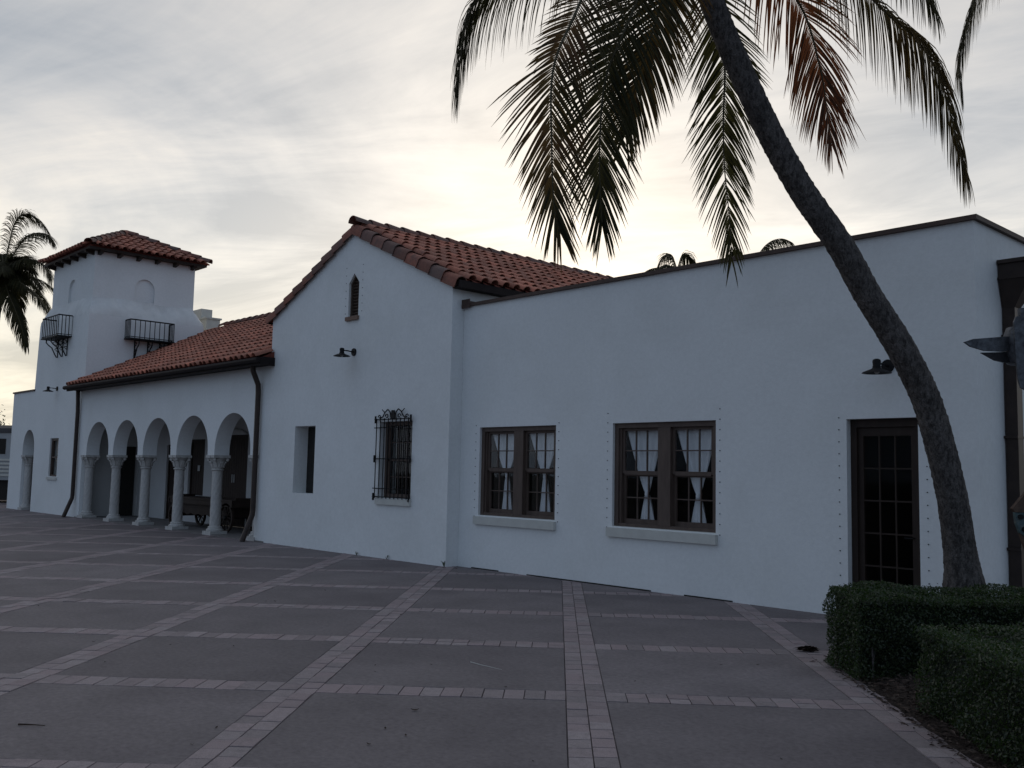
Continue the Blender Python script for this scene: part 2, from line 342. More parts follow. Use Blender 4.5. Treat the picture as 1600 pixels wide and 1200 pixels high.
# --- windows of the wing
def pane_mesh(w_, h_):
    q = MB(); q.box(-w_/2, w_/2, -.002, .002, -h_/2, h_/2); return q.mesh('pane', 'glass')
def sash_window(x0, x1, z0, z1, y, cols, label):
    """one opening with two double hung sashes side by side"""
    f = MB(); o = .075; d = .16
    f.box(x0+.001, x0+o, y+.05, y+.05+d, z0, z1); f.box(x1-o, x1-.001, y+.05, y+.05+d, z0, z1)
    f.box(x0+o, x1-o, y+.05, y+.05+d, z1-o, z1-.001); f.box(x0+o, x1-o, y+.06, y+.05+d, z0+.001, z0+.05)
    f.box(x0+o, x0+o+.035, y+.085, y+.2, z0+.05, z1-o); f.box(x1-o-.035, x1-o, y+.085, y+.2, z0+.05, z1-o)
    W_ = f.build('window', 'wood_frame', B); W_['label'] = label
    xm = (x0+x1)/2; mu = .115
    q = MB(); q.box(xm-mu, xm+mu, y+.055, y+.2, z0+.05, z1-o-.001); q.build('mullion', 'wood_frame', W_)
    zm = (z0+z1)/2+.02
    for (a, b) in ((x0+o+.035, xm-mu), (xm+mu, x1-o-.035)):
        for up in (1, 0):
            za, zb = (zm, z1-o) if up else (z0+.05, zm); yy = y+.11 if up else y+.15
            r = .042; s_ = MB()
            s_.box(a+.001, a+r, yy, yy+.035, za, zb-.001); s_.box(b-r, b-.001, yy, yy+.035, za, zb-.001)
            s_.box(a+r, b-r, yy, yy+.035, zb-r, zb-.001); s_.box(a+r, b-r, yy-(0 if not up else .004), yy+.035, za-(.02 if up else 0), za+(r if up else .07))
            S_ = s_.build('sash', 'wood_frame', W_)
            ia, ib, ja, jb = a+r, b-r, za+(r if up else .07), zb-r; mt = MB()
            for k in range(1, cols): xx = ia+(ib-ia)*k/cols; mt.box(xx-.009, xx+.009, yy+.004, yy+.03, ja, jb)
            zz_ = (ja+jb)/2; mt.box(ia, ib, yy+.006, yy+.028, zz_-.009, zz_+.009)
            mt.build('muntin', 'wood_frame', W_)
            pme = pane_mesh((ib-ia)/cols-.018, (jb-ja)/2-.018)
            for k in range(cols):
                for l in range(2):
                    link('pane', pme, W_, Matrix.Translation((ia+(ib-ia)*(k+.5)/cols, yy+.017, ja+(jb-ja)*(l+.5)/2)))
    s_ = MB(); s_.box(x0-.07, x1+.035, y-.06, y-.001, z0-.155, z0-.02); s_.box(x0+.001, x1-.001, y-.001, y+.05, z0-.0, z0+.004); s_.build('sill', 'sill', W_)
    return W_
def studs(parent, x0, x1, z0, z1, y, dz=.145):
    q = MB()
    for x in (x0, x1):
        z = z0
        while z < z1: q.lathe([(.0075, -.009), (.0075, 0)], (x, y, z), 6, 'Y'); z += dz
    tag(q.build('anchor_bolts', 'iron', parent), kind='stuff')
W1 = sash_window(*win[0], YW, 3, 'paired brown sash windows with white curtains nearer the gable')
W2 = sash_window(*win[1], YW, 3, 'paired brown sash windows with white curtains nearer the door')
for W_, q in ((W1, win[0]), (W2, win[1])): studs(W_, q[0]-.10, q[1]+.07, q[2]-.02, q[3]+.16, YW)
# door
f = MB(); f.box(door[0]+.001, door[0]+.08, YW+.10, YW+.26, 0.01, 2.429); f.box(door[1]-.08, door[1]-.001, YW+.10, YW+.26, .01, 2.429); f.box(door[0]+.08, door[1]-.08, YW+.10, YW+.26, 2.33, 2.429)
Dr = f.build('door', 'wood_dark', B); Dr['label'] = 'dark brown glazed door behind the hedge'
a, b = door[0]+.08, door[1]-.08; q = MB(); y = YW+.14
q.box(a, a+.07, y, y+.045, .02, 2.33); q.box(b-.07, b, y, y+.045, .02, 2.33); q.box(a+.07, b-.07, y, y+.045, 2.22, 2.33); q.box(a+.07, b-.07, y, y+.045, .02, .24)
q.build('door_leaf', 'wood_dark', Dr); q = MB(); ia, ib, ja, jb = a+.07, b-.07, .24, 2.22
for k in (1, 2): xx = ia+(ib-ia)*k/3; q.box(xx-.010, xx+.010, y+.006, y+.038, ja, jb)
for k in range(1, 5): zz_ = ja+(jb-ja)*k/5; q.box(ia, ib, y+.008, y+.036, zz_-.010, zz_+.010)
q.build('muntin', 'wood_dark', Dr); pme = pane_mesh((ib-ia)/3-.02, (jb-ja)/5-.02)
for k in range(3):
    for l in range(5): link('pane', pme, Dr, Matrix.Translation((ia+(ib-ia)*(k+.5)/3, y+.022, ja+(jb-ja)*(l+.5)/5)))
q = MB(); q.tube([(b-.05, y-.002, 1.0), (b-.05, y-.05, 1.0), (b-.15, y-.05, 1.0)], .009, 6); q.build('handle', 'iron', Dr)
studs(Dr, door[0]-.10, door[1]+.10, .2, 2.55, YW, .15)
# --- gabled hall
GE, GA = 5.10, 6.62; xm = (XG0+XG1)/2
niche = rect(-18.70, -17.865, 1.15, 2.60); gw = rect(-15.51, -14.47, 1.15, 2.62)
vent = [(-16.78, 4.82), (-16.41, 4.82), (-16.41, 5.52), (-16.595, 5.72), (-16.78, 5.52)]
m = MB(); slabpoly(m, [(XG0, -.05), (XG1, -.05), (XG1, GE), (xm, GA), (XG0, GE)], [niche, gw, vent], XZ, YG, YG+.42)
m.build('wall', 'stucco', B)['label'] = 'white stucco gable wall with a louvred vent near its peak'
m = MB(); m.box(XG1-.3, XG1, YG+.42, 23, -.05, GE); m.build('wall', 'stucco', B)
m = MB(); m.box(XG0, XG0+.3, YG+.42, 23, -.05, GE); m.build('wall', 'stucco', B)
m = MB(); slabpoly(m, [(XG0, -.05), (XG1, -.05), (XG1, GE), (xm, GA), (XG0, GE)], [], XZ, 23, 23.3); m.build('wall', 'stucco', B)
m = MB(); m.box(XG0+.3, XG1-.3, 14, 14.1, 0, GE); m.build('dark_partition', 'room', B)
m = MB(); m.box(-18.699, -17.866, YG+.33, YG+.37, 1.151, 2.599); m.build('shutter', 'sign_dark', B)  # dark panel, the unlit room behind the opening put into its colour
# tile machinery
def tile_mesh(name, r0, r1, L, m, th=.014, n=7, tilt=.03, leg=0.0):
    """half barrel tile, axis along +y (down slope), wide end at the lower end"""
    q = MB(); vv = []
    for (y, r, z) in ((0, r1, 0.0), (L, r0, tilt)):
        for rr in (r, r-th):
            for k in range(n+1):
                a = math.pi*k/n; vv.append((-rr*math.cos(a), y, z+rr*math.sin(a)*.92-(leg if k in (0, n) else 0)))
    k1 = n+1; ff = []
    for k in range(n): ff += [(k, k+1, 2*k1+k+1, 2*k1+k), (k1+k, 3*k1+k, 3*k1+k+1, k1+k+1), (2*k1+k, 2*k1+k+1, 3*k1+k+1, 3*k1+k)]
    ff += [(0, 2*k1, 3*k1, k1), (n, k1+n, 3*k1+n, 2*k1+n)]
    return q.add(vv, ff).mesh(name, m, True)
TILE = tile_mesh('roof_tile', .098, .080, .47, 'tile'); PITCH, EXPO = .27, .385
RTILE = tile_mesh('rake_tile', .132, .115, .46, 'tile_weathered', .016, 8, leg=.11)
def pan_field(mb, O, U, V, Nn, wid, length, hip=None):
    """concave pans between the covers"""
    k = int(wid/PITCH)
    for i in range(k+1):
        u = i*PITCH
        for j in range(max(1, int(math.ceil(length/EXPO)))):
            v = j*EXPO; ve = min(length, v+EXPO+.03)
            if v >= length: break
            if hip and not (hip(u, v) and hip(u, ve)): continue
            pr = [(-.135, .03), (-.08, .006), (0, -.004), (.08, .006), (.135, .03)]
            mb.add([O+U*(u+a)+V*y+Nn*(z+dz) for y, dz in ((v, .0), (ve, .022)) for a, z in pr if True], [(c, c+1, 6+c, 5+c) for c in range(4)])
def tile_field(O, U, V, Nn, wid, length, hip=None, off=.5):
    out = []
    k = int(wid/PITCH+.01); rows = int(math.ceil(length/EXPO-.05))
    for i in range(k):
        u = (i+off)*PITCH
        for j in range(rows):
            v = length-.44-j*EXPO+random.uniform(-.012, .012)
            if v < -.2: continue
            if hip and not (hip(u, v+.22)): continue
            a = random.uniform(-.03, .03); uu = (U+V*a).normalized(); v2 = (V-U*a).normalized()
            o = O+U*(u+random.uniform(-.008, .008))+V*v+Nn*(.035+random.uniform(0, .006))
            out.append(Matrix(((uu.x, v2.x, Nn.x, o.x), (uu.y, v2.y, Nn.y, o.y), (uu.z, v2.z, Nn.z, o.z), (0, 0, 0, 1))))
    return out
def frame(U, V):
    U = Vector(U).normalized(); V = Vector(V).normalized(); n_ = U.cross(V)
    return U, V, n_
def join_tiles(mats, me, name, parent, m):
    v0 = np.array([tuple(v.co)+(1,) for v in me.vertices]); f0 = [tuple(p.vertices) for p in me.polygons]; q = MB()
    for M in mats: A = np.array(M); q.add((v0 @ A.T)[:, :3].tolist(), f0)
    return tag(q.build(name, m, parent, True), kind='stuff') if mats else None
ALLT = []   # (size, matrix, roof)
# gable roof
RY0, RY1 = YG-.02, 23.2; exX = XG1+.16; exL = XG0-.16; sl_ = (GA-GE)/(XG1-xm)
zr = GA+.10; ze = zr-(exX-xm)*sl_
dk = MB(); dk.hexa([(xm, RY0, zr-.1), (exX, RY0, ze-.1), (exX, RY1, ze-.1), (xm, RY1, zr-.1), (xm, RY0, zr), (exX, RY0, ze), (exX, RY1, ze), (xm, RY1, zr)])
dk.hexa([(exL, RY0, ze-.1), (xm, RY0, zr-.1), (xm, RY1, zr-.1), (exL, RY1, ze-.1), (exL, RY0, ze), (xm, RY0, zr), (xm, RY1, zr), (exL, RY1, ze)])
Rg = dk.build('roof', 'pan', B); Rg['label'] = 'red barrel tile roof of the gabled hall'
Ls = math.hypot(exX-xm, zr-ze)
Vr = Vector((exX-xm, 0, ze-zr)).normalized(); Vl = Vector((exL-xm, 0, ze-zr)).normalized()
Nr = Vector((-Vr.z, 0, Vr.x)); Nl = Vector((Vl.z, 0, -Vl.x))
O = Vector((xm, RY0+.14, zr)); Uy = Vector((0, 1, 0))
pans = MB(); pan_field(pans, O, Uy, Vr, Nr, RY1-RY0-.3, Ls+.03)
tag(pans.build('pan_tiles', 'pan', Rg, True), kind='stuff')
def rh(U, V, Nn): return U if U.cross(V).dot(Nn) > 0 else -U
def field(roof, O, U, V, Nn, wid, length, hip=None, off=.5):
    ms = tile_field(O, U, V, Nn, wid, length, hip, off)
    for M in ms:
        if U.cross(V).dot(Nn) < 0: M[0][0] *= -1; M[1][0] *= -1; M[2][0] *= -1
    return ms
left_over = {}
def collect(roof, ms, weight=1.0):
    for M in ms:
        p = M.translation; q = px(p)
        size = 1/q[2] if q and -20 < q[0] < 1620 and q[1] < 1200 else 0
        ALLT.append((size*weight, M, roof))
collect(Rg, [M for M in field(Rg, O, Uy, Vr, Nr, 9.2, Ls+.05)])
left_over.setdefault(Rg.name, []).extend(field(Rg, O+Uy*9.18, Uy, Vr, Nr, RY1-RY0-9.5, Ls+.05))
left_over[Rg.name].extend(field(Rg, O, Uy, Vl, Nl, RY1-RY0-.3, Ls+.05))
# rake tiles on the gable edge, ridge tiles
def run_tiles(name, p0, p1, Nn, me, parent, step=.385, lift=.0):
    p0, p1 = Vector(p0), Vector(p1); V = (p1-p0); L = V.length; V.normalize(); n_ = max(1, round(L/step)); U = V.cross(Nn).normalized()
    for k in range(n_):
        v = L-.46-(L-.46+.05)*k/max(1, n_-1) if n_ > 1 else 0
        a = random.uniform(-.02, .02); uu = (U+V*a).normalized(); v2 = (V-U*a).normalized(); o = p0+V*v+Nn*(lift+random.uniform(0, .008))
        link(name, me, parent, Matrix(((uu.x, v2.x, Nn.x, o.x), (uu.y, v2.y, Nn.y, o.y), (uu.z, v2.z, Nn.z, o.z), (0, 0, 0, 1))))
run_tiles('rake_tile', (xm, RY0+.06, zr-.02), (exX+.04, RY0+.06, ze-.02), Nr, RTILE, Rg, .40, -.055)
run_tiles('rake_tile', (xm, RY0+.06, zr-.02), (exL-.04, RY0+.06, ze-.02), Nl, RTILE, Rg, .40, -.055)
RIDGE = tile_mesh('ridge_tile', .15, .135, .46, 'tile_weathered', .016, 8)
run_tiles('ridge_tile', (xm, 20.5, zr+.035), (xm, RY0-.06, zr+.035), Vector((0, 0, 1)), RIDGE, Rg, .42)
# rake boards, eave fascia and gutter of the hall
rb = MB()
for ex, V, Nn in ((exX, Vr, Nr), (exL, Vl, Nl)):
    c = (Vector((xm, RY0-.012, zr))+Vector((ex, RY0-.012, ze)))/2-Nn*.085; rb.obox(c, V*(Ls/2), Vector((0, .011, 0)), Nn*.022)
rb.build('rake_board', 'rust', B)
fa = MB(); fa.box(exX-.02, exX+.06, RY0-.01, RY1, ze-.135, ze-.0); fa.box(exX-.16, exX-.02, RY0+.01, RY1, ze-.13, ze-.101); fa.build('fascia', 'fascia', B)
fa = MB(); fa.box(exL-.06, exL+.02, RY0-.01, RY1, ze-.12, ze-.01); fa.build('fascia', 'fascia', B)
# gable vent
q = MB(); slabpoly(q, vent, [[(xm-16.632*0-16.75-xm, 0)]] if False else [[(-16.745, 4.855), (-16.445, 4.855), (-16.445, 5.505), (-16.595, 5.67), (-16.745, 5.505)]], XZ, YG+.05, YG+.16)
Vt = q.build('vent', 'wood_frame', B); Vt['label'] = 'narrow pointed brown louvred vent under the gable peak'
for k in range(11):
    z = 4.88+k*.066; wd = .148 if z < 5.50 else .148*(5.66-z)/.16
    if wd < .03: continue
    q = MB(); q.obox((-16.595, YG+.12, z), (wd, 0, 0), (0, .04, -.028), (0, .004, .006)); q.build('louvre_slat', 'wood_frame', Vt)
q = MB(); q.box(-16.82, -16.37, YG-.05, YG+.05, 4.735, 4.815); q.build('sill', 'sill_brown', Vt)
q = MB(); q.box(-16.77, -16.42, YG+.2, YG+.21, 4.83, 5.7); q.build('backing', 'sign_dark', Vt)
studs(Vt, -16.88, -16.28, 4.9, 5.95, YG, .16)
# barred window in the gable wall
x0, x1, z0, z1 = -15.51, -14.47, 1.15, 2.62; f = MB(); y = YG+.14
f.box(x0+.001, x0+.07, y, y+.14, z0, z1); f.box(x1-.07, x1-.001, y, y+.14, z0, z1); f.box(x0+.07, x1-.07, y, y+.14, z1-.07, z1-.001); f.box(x0+.07, x1-.07, y, y+.14, z0+.001, z0+.08)
Gw = f.build('window', 'wood_frame', B); Gw['label'] = 'brown sash window behind a black wrought iron grille'
q = MB(); zm = (z0+z1)/2; q.box(x0+.07, x1-.07, y+.03, y+.07, zm-.025, zm+.025); q.box(x0+.07, x0+.12, y+.03, y+.07, z0+.08, z1-.07); q.box(x1-.12, x1-.07, y+.03, y+.07, z0+.08, z1-.07); q.build('sash', 'wood_frame', Gw)
ia, ib = x0+.12, x1-.12; q = MB()
for k in (1, 2): xx = ia+(ib-ia)*k/3; q.box(xx-.01, xx+.01, y+.04, y+.065, z0+.08, z1-.07)
for zz_ in ((z0+.08+zm)/2, (zm+z1-.07)/2): q.box(ia, ib, y+.042, y+.063, zz_-.01, zz_+.01)
q.build('muntin', 'wood_frame', Gw); pme = pane_mesh((ib-ia)/3-.02, (zm-.025-z0-.08)/2-.02)
for k in range(3):
    for l in range(4):
        zc = z0+.08+(zm-.025-z0-.08)*(l+.5)/2 if l < 2 else zm+.025+(z1-.07-zm-.025)*(l-1.5)/2
        link('pane', pme, Gw, Matrix.Translation((ia+(ib-ia)*(k+.5)/3, y+.052, zc)))
q = MB(); q.box(x0-.03, x1+.03, YG-.05, YG-.001, z0-.125, z0-.012); q.build('sill', 'sill', Gw)
GY = YG-.055; q = MB(); gx0, gx1 = x0-.02, x1-.04
gz = [1.17, 1.33, 1.90, 2.50, 2.66]
for z in gz: q.bar((gx0-.09, GY, z), (gx1+.06, GY, z), .010)
for x in (gx0, gx1):
    for z in (1.17, 1.90, 2.66): q.bar((x, GY, z), (x, YG+.02, z), .011)
Gr = q.build('window_grille', 'iron', B); Gr['label'] = 'black wrought iron grille with a scrolled crest'
for k in range(9):
    x = gx0+(gx1-gx0)*k/8; q = MB(); q.bar((x, GY-.012, 1.14), (x, GY-.012, 2.68), .010); q.build('bar', 'iron', Gr)
for x in (gx0-.06, gx1+.055):
    for z in (1.17, 1.90, 2.66): q = MB(); q.box(x-.012, x+.012, GY-.015, GY+.015, z-.07, z+.07); q.build('end_cap', 'iron', Gr)
q = MB(); cx = (gx0+gx1)/2
for sgn in (-1, 1):
    pts = [(cx+sgn*.06, 2.68), (cx+sgn*.10, 2.80), (cx+sgn*.17, 2.85), (cx+sgn*.26, 2.80), (cx+sgn*.33, 2.71), (cx+sgn*.42, 2.68)]
    q.tube([(a, GY, b) for a, b in pts], .013, 6)
    q.tube([(cx+sgn*(.20+.055*math.cos(t)*(1-t/9)), GY, 2.715+.05*math.sin(t)*(1-t/9)) for t in [i*.6 for i in range(10)]], .011, 6)
    q.tube([(cx+sgn*(.44+.045*math.cos(t)*(1-t/9)), GY, 2.71+.04*math.sin(t)*(1-t/9)) for t in [i*.6 for i in range(10)]], .011, 6)
    q.bar((cx+sgn*.27, GY, 2.79), (cx+sgn*.36, GY, 2.85), .010)
q.hexa([(cx-.07, GY-.01, 2.67), (cx+.07, GY-.01, 2.67), (cx+.07, GY+.01, 2.67), (cx-.07, GY+.01, 2.67), (cx-.045, GY-.01, 2.83), (cx+.045, GY-.01, 2.83), (cx+.045, GY+.01, 2.83), (cx-.045, GY+.01, 2.83)])
q.build('crest', 'iron', Gr)
# --- arcade
COLS = [-31.56, -29.36, -27.16, -24.96, -22.76, -20.56]; SPR = 1.975; AH = .185
out = [(XA0, SPR)]
pts = [(XA0, 4.12), (XA0, SPR)]
for a, b in zip(COLS[:-1], COLS[1:]):
    c = (a+b)/2; r = (b-a)/2-AH; ri = 1.02
    pts += [(c-r, SPR), (c-r, SPR+.12)]+[(c-r*math.cos(math.pi*k/22), SPR+.12+(ri-.12)*math.sin(math.pi*k/22)) for k in range(1, 22)]+[(c+r, SPR+.12), (c+r, SPR)]
pts += [(XG0-.003, SPR), (XG0-.003, 4.12)]
m = MB(); slabpoly(m, pts, [], XZ, YA, YA+.40); m.build('wall', 'stucco', B)['label'] = 'white stucco arcade wall of five round arches'
m = MB(); m.box(XA0, -31.74, YA+.001, YA+.399, -.05, SPR-.001); m.build('pier', 'stucco', B)
m = MB(); m.box(-20.40, XG0-.003, YA+.001, YA+.399, -.05, SPR-.001); m.build('pier', 'stucco', B)
YB = 12.95
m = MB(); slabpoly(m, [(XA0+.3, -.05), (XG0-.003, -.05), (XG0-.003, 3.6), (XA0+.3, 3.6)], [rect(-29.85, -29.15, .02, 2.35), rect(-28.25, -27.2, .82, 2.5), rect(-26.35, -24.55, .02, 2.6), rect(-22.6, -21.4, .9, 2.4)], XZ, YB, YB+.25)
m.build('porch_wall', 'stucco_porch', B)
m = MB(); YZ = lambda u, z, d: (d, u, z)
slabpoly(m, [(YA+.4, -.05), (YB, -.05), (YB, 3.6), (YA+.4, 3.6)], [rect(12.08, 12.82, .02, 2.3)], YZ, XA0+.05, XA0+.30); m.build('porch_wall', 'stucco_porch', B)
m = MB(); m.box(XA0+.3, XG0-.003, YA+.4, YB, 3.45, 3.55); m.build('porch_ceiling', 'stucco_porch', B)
m = MB(); m.box(XA0+.3, XG0-.003, YA-.02, YB, -.04, .022); m.build('porch_floor', 'porch_floor', B)
def plank_door(x0, x1, z0, z1, y, n, label, handles=False):
    q = MB(); q.box(x0+.001, x0+.07, y-.02, y+.08, z0, z1); q.box(x1-.07, x1-.001, y-.02, y+.08, z0, z1); q.box(x0+.07, x1-.07, y-.02, y+.08, z1-.08, z1-.001)
    d = q.build('porch_door', 'wood_dark', B); d['label'] = label
    w_ = (x1-x0-.14)/n
    for k in range(n): q = MB(); q.box(x0+.07+k*w_+.004, x0+.07+(k+1)*w_-.004, y+.01, y+.05, z0, z1-.08); q.build('plank', 'wood_dark', d)
    q = MB(); q.box(x0+.02, x1-.02, y+.055, y+.065, z0, z1-.01); q.build('backing', 'sign_dark', d)
    if handles:
        for s_ in (-1, 1): q = MB(); q.box((x0+x1)/2+s_*.06-.02, (x0+x1)/2+s_*.06+.02, y-.005, y+.009, 1.25, 1.48); q.build('handle_plate', 'notice', d)
    return d
plank_door(-29.85, -29.15, .03, 2.35, YB+.08, 5, 'narrow dark plank door in the porch')
plank_door(-28.25, -27.2, .82, 2.5, YB+.08, 6, 'dark plank shutter in the porch with a pale notice')
d5 = plank_door(-26.35, -24.55, .03, 2.6, YB+.05, 12, 'dark double plank doors in the porch', True)
plank_door(-22.6, -21.4, .9, 2.4, YB+.08, 6, 'dark plank shutter behind the baggage wagon')
q = MB(); q.box(-27.75, -27.6, YB+.06, YB+.075, 1.55, 1.72); q.build('notice', 'notice', B)
q = MB(); q.tube([(-26.3, YB-.02, 2.62), (-26.0, YB-.02, 2.72), (-25.45, YB-.02, 2.78), (-24.9, YB-.02, 2.72), (-24.6, YB-.02, 2.62)], .03, 6); q.build('door_hood', 'notice', B)
q = MB(); q.box(XA0+.30, XA0+.36, 12.09, 12.81, .03, 2.29); q.build('porch_door', 'sign_dark', B)
# columns
SH0, SH1 = .20, 1.60
cm = MB(); nr, nk = 44, 48; vv = []
for i in range(nr+1):
    z = SH0+(SH1-SH0)*i/nr
    for k in range(nk): a = 2*math.pi*k/nk; r = (.136-.012*i/nr)*(1+.022*math.cos(8*(a-3.2*z))); vv.append((r*math.cos(a), r*math.sin(a), z))
cm.add(vv, [(i*nk+k, i*nk+(k+1) % nk, (i+1)*nk+(k+1) % nk, (i+1)*nk+k) for i in range(nr) for k in range(nk)])
shaft_me = cm.mesh('column', 'stone', True)
q = MB(); q.box(-.26, .26, -.26, .26, 0, .09); q.lathe([(.235, .09), (.245, .115), (.235, .14), (.205, .15), (.195, .165), (.205, .185), (.19, .2), (.16, .21)], n=24); q.v = [(a*.86, b*.86, c) for a, b, c in q.v]; base_me = q.mesh('base', 'stone', True)
q = MB(); q.lathe([(.15, 1.585), (.178, 1.60), (.178, 1.625), (.15, 1.635), (.15, 1.66), (.17, 1.72), (.175, 1.78), (.20, 1.84), (.25, 1.89), (.22, 1.90)], n=24)
for k in range(8):
    a = math.pi/4*k; d = Vector((math.cos(a), math.sin(a), 0)); e = Vector((-d.y, d.x, 0))
    q.obox(d*.185+Vector((0, 0, 1.73)), e*.045, d*.018+Vector((0, 0, .0)), Vector((d.x*.02, d.y*.02, .065)))
    q.obox(d*.225+Vector((0, 0, 1.80)), e*.038, d*.02, Vector((0, 0, .018)))
for k in range(4):
    a = math.pi/4+math.pi/2*k; d = Vector((math.cos(a), math.sin(a), 0)); e = Vector((-d.y, d.x, 0)); c = d*.275+Vector((0, 0, 1.862))
    q.tube([c-e*.035, c+e*.035], .042, 10)
q.box(-.255, .255, -.255, .255, 1.905, SPR-.002); q.box(-.05, .05, -.275, .275, 1.90, SPR-.012); q.box(-.275, .275, -.05, .05, 1.901, SPR-.013)
q.v = [(a*.88, b*.88, c) for a, b, c in q.v]; cap_me = q.mesh('capital', 'stone', True)
for x in COLS+[-37.62]:
    M = Matrix.Translation((x, YA+.2, .0)); c = link('column', shaft_me, B, M); link('base', base_me, c, M); link('capital', cap_me, c, M)
# arcade roof
AE, AY0 = 4.17, YA-.36; AR_Y, asl = 15.6, .487; AZr = AE+(AR_Y-AY0)*asl
ax0, ax1 = XA0+.15, XG0+.13
dk = MB(); dk.hexa([(ax0, AY0, AE-.1), (XG0, AY0, AE-.1), (XG0, AR_Y, AZr-.1), (ax0, AR_Y, AZr-.1), (ax0, AY0, AE), (XG0, AY0, AE), (XG0, AR_Y, AZr), (ax0, AR_Y, AZr)])
dk.hexa([(XG0, AY0, AE-.1), (ax1, AY0, AE-.1), (ax1, YG-.003, AE-.1), (XG0, YG-.003, AE-.1), (XG0, AY0, AE), (ax1, AY0, AE), (ax1, YG-.003, AE+.16), (XG0, YG-.003, AE+.16)])
dk.hexa([(ax0, AR_Y, AZr-.1), (XG0, AR_Y, AZr-.1), (XG0, 20.5, AE-.1), (ax0, 20.5, AE-.1), (ax0, AR_Y, AZr), (XG0, AR_Y, AZr), (XG0, 20.5, AE), (ax0, 20.5, AE)])
Ra = dk.build('roof', 'pan', B); Ra['label'] = 'red barrel tile roof over the arcade'
Va = Vector((0, AY0-AR_Y, AE-AZr)).normalized(); Na = Vector((0, Va.z, -Va.y)); Na = Na if Na.z > 0 else -Na; La = math.hypot(AR_Y-AY0, AZr-AE); Ux = Vector((1, 0, 0))
O = Vector((ax0+.02, AR_Y, AZr))
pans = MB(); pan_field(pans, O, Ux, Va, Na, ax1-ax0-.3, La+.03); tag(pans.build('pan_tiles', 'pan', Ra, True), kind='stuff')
ms = field(Ra, O, Ux, Va, Na, XG0-ax0-.02, La+.06); left_over[Ra.name] = ms
run_tiles('ridge_tile', (ax0+.3, AR_Y, AZr+.05), (XG0-.05, AR_Y, AZr+.05), Vector((0, 0, 1)), RIDGE, Ra, .42)
run_tiles('rake_tile', (XG0+.06, YG-.03, AE+.17), (XG0+.06, AY0-.06, AE+.02), Na, TILE, Ra, .45, .01)
fa = MB(); fa.box(ax0-.1, ax1+.04, AY0-.05, AY0+.01, AE-.17, AE-.0); fa.box(ax0, XG0-.003, AY0+.01, YA-.001, AE-.14, AE-.101); fa.box(ax1+.001, ax1+.04, AY0+.01, YG-.004, AE-.17, AE+.02); fa.build('fascia', 'fascia', B)
q = MB(); q.tube([(ax0-.18, AY0-.09, AE-.06), (ax1+.05, AY0-.09, AE-.06)], .065, 8); q.build('gutter', 'fascia', B)
# downpipes
def downpipe(pts, r, label):
    q = MB(); q.tube(pts, r, 10); o = q.build('downpipe', 'copper_dark', B, True); o['label'] = label; return o
downpipe([(-20.32, YA-.26, 4.02), (-20.32, YA-.24, 3.9), (-20.32, YA-.10, 3.6), (-20.32, YA-.09, 3.4), (-20.32, YA-.09, .75), (-20.32, YA-.10, .6), (-20.32, YA-.33, .0)], .062, 'dark downpipe between the arcade and the gable')
downpipe([(-32.1, YA-.12, 4.03), (-32.1, YA-.10, 3.65), (-32.1, YA-.09, 3.4), (-32.1, YA-.09, .75), (-32.1, YA-.10, .6), (-32.1, YA-.33, .0)], .062, 'dark downpipe between the arcade and the tower')
q = MB(); py = 12.10; q.box(XR+.012, XR+.15, py-.085, py+.085, .03, 3.78)
dp = q.build('downpipe', 'copper_dark', B); dp['label'] = 'square dark downpipe with a funnel head on the end wall'
q = MB(); q.hexa([(XR+.01, py-.085, 3.75), (XR+.15, py-.085, 3.75), (XR+.15, py+.085, 3.75), (XR+.01, py+.085, 3.75), (XR+.01, py-.19, 4.08), (XR+.36, py-.19, 4.08), (XR+.36, py+.19, 4.08), (XR+.01, py+.19, 4.08)])
q.box(XR+.01, XR+.375, py-.205, py+.205, 4.08, 4.11); q.box(XR+.01, XR+.355, py-.185, py+.185, 4.11, 4.27); q.box(XR+.01, XR+.39, py-.22, py+.22, 4.27, 4.315); q.build('funnel_head', 'copper_dark', dp)
q = MB()
for z in (.9, 2.2, 3.4): q.box(XR+.001, XR+.158, py-.12, py+.12, z, z+.03)
q.build('strap', 'copper_dark', dp)
# --- tower and the low wall left of it
TX0, TX1, TY0, TY1, TZ0, TZ1 = -36.8, -31.92, YT, 14.93, 6.55, 8.72
UX0, UX1, UY0, UY1 = -36.2, -32.22, 11.2, 14.64
def arch(c, r, zs, za, n=16, zb=None): 
    p = [(c-r, zb if zb is not None else zs), (c+r, zb if zb is not None else zs)]
    return p+[(c+r*math.cos(math.pi*k/n), zs+(za-zs)*math.sin(math.pi*k/n)) for k in range(0 if zb is not None else 1, n+(1 if zb is not None else 0))]
slit = rect(-34.83, -34.0, 1.25, 2.54)
ad = [(-37.78, -.05)]+[(-37.78, 2.2)]+[(-37.14-.64*math.cos(math.pi*k/16), 2.2+.68*math.sin(math.pi*k/16)) for k in range(1, 16)]+[(-36.5, 2.2), (-36.5, -.05)]
m = MB(); slabpoly(m, [(XL, -.05)]+ad+[(XA0-.003, -.05), (XA0-.003, 4.26), (XL, 4.26)], [slit], XZ, YT, YT+.4)
m.build('wall', 'stucco', B)['label'] = 'white stucco wall below the tower with an arched doorway'
m = MB(); m.box(XL, XL+.3, YT+.4, 16, -.05, 4.26); m.build('wall', 'stucco', B)
m = MB(); m.box(XL+.3, XA0, 15.7, 16, -.05, 4.26); m.build('wall', 'stucco', B)
m = MB(); m.box(XL+.3, XA0-.003, YT+.4, 15.7, 4.1, 4.2); m.build('flat_roof', 'ground', B)
m = MB(); m.box(XL-.04, TX0-.005, YT-.04, YT+.44, 4.262, 4.32); m.box(XL-.04, XL+.34, YT+.44, 16, 4.262, 4.32); m.build('coping', 'trim_brown', B)
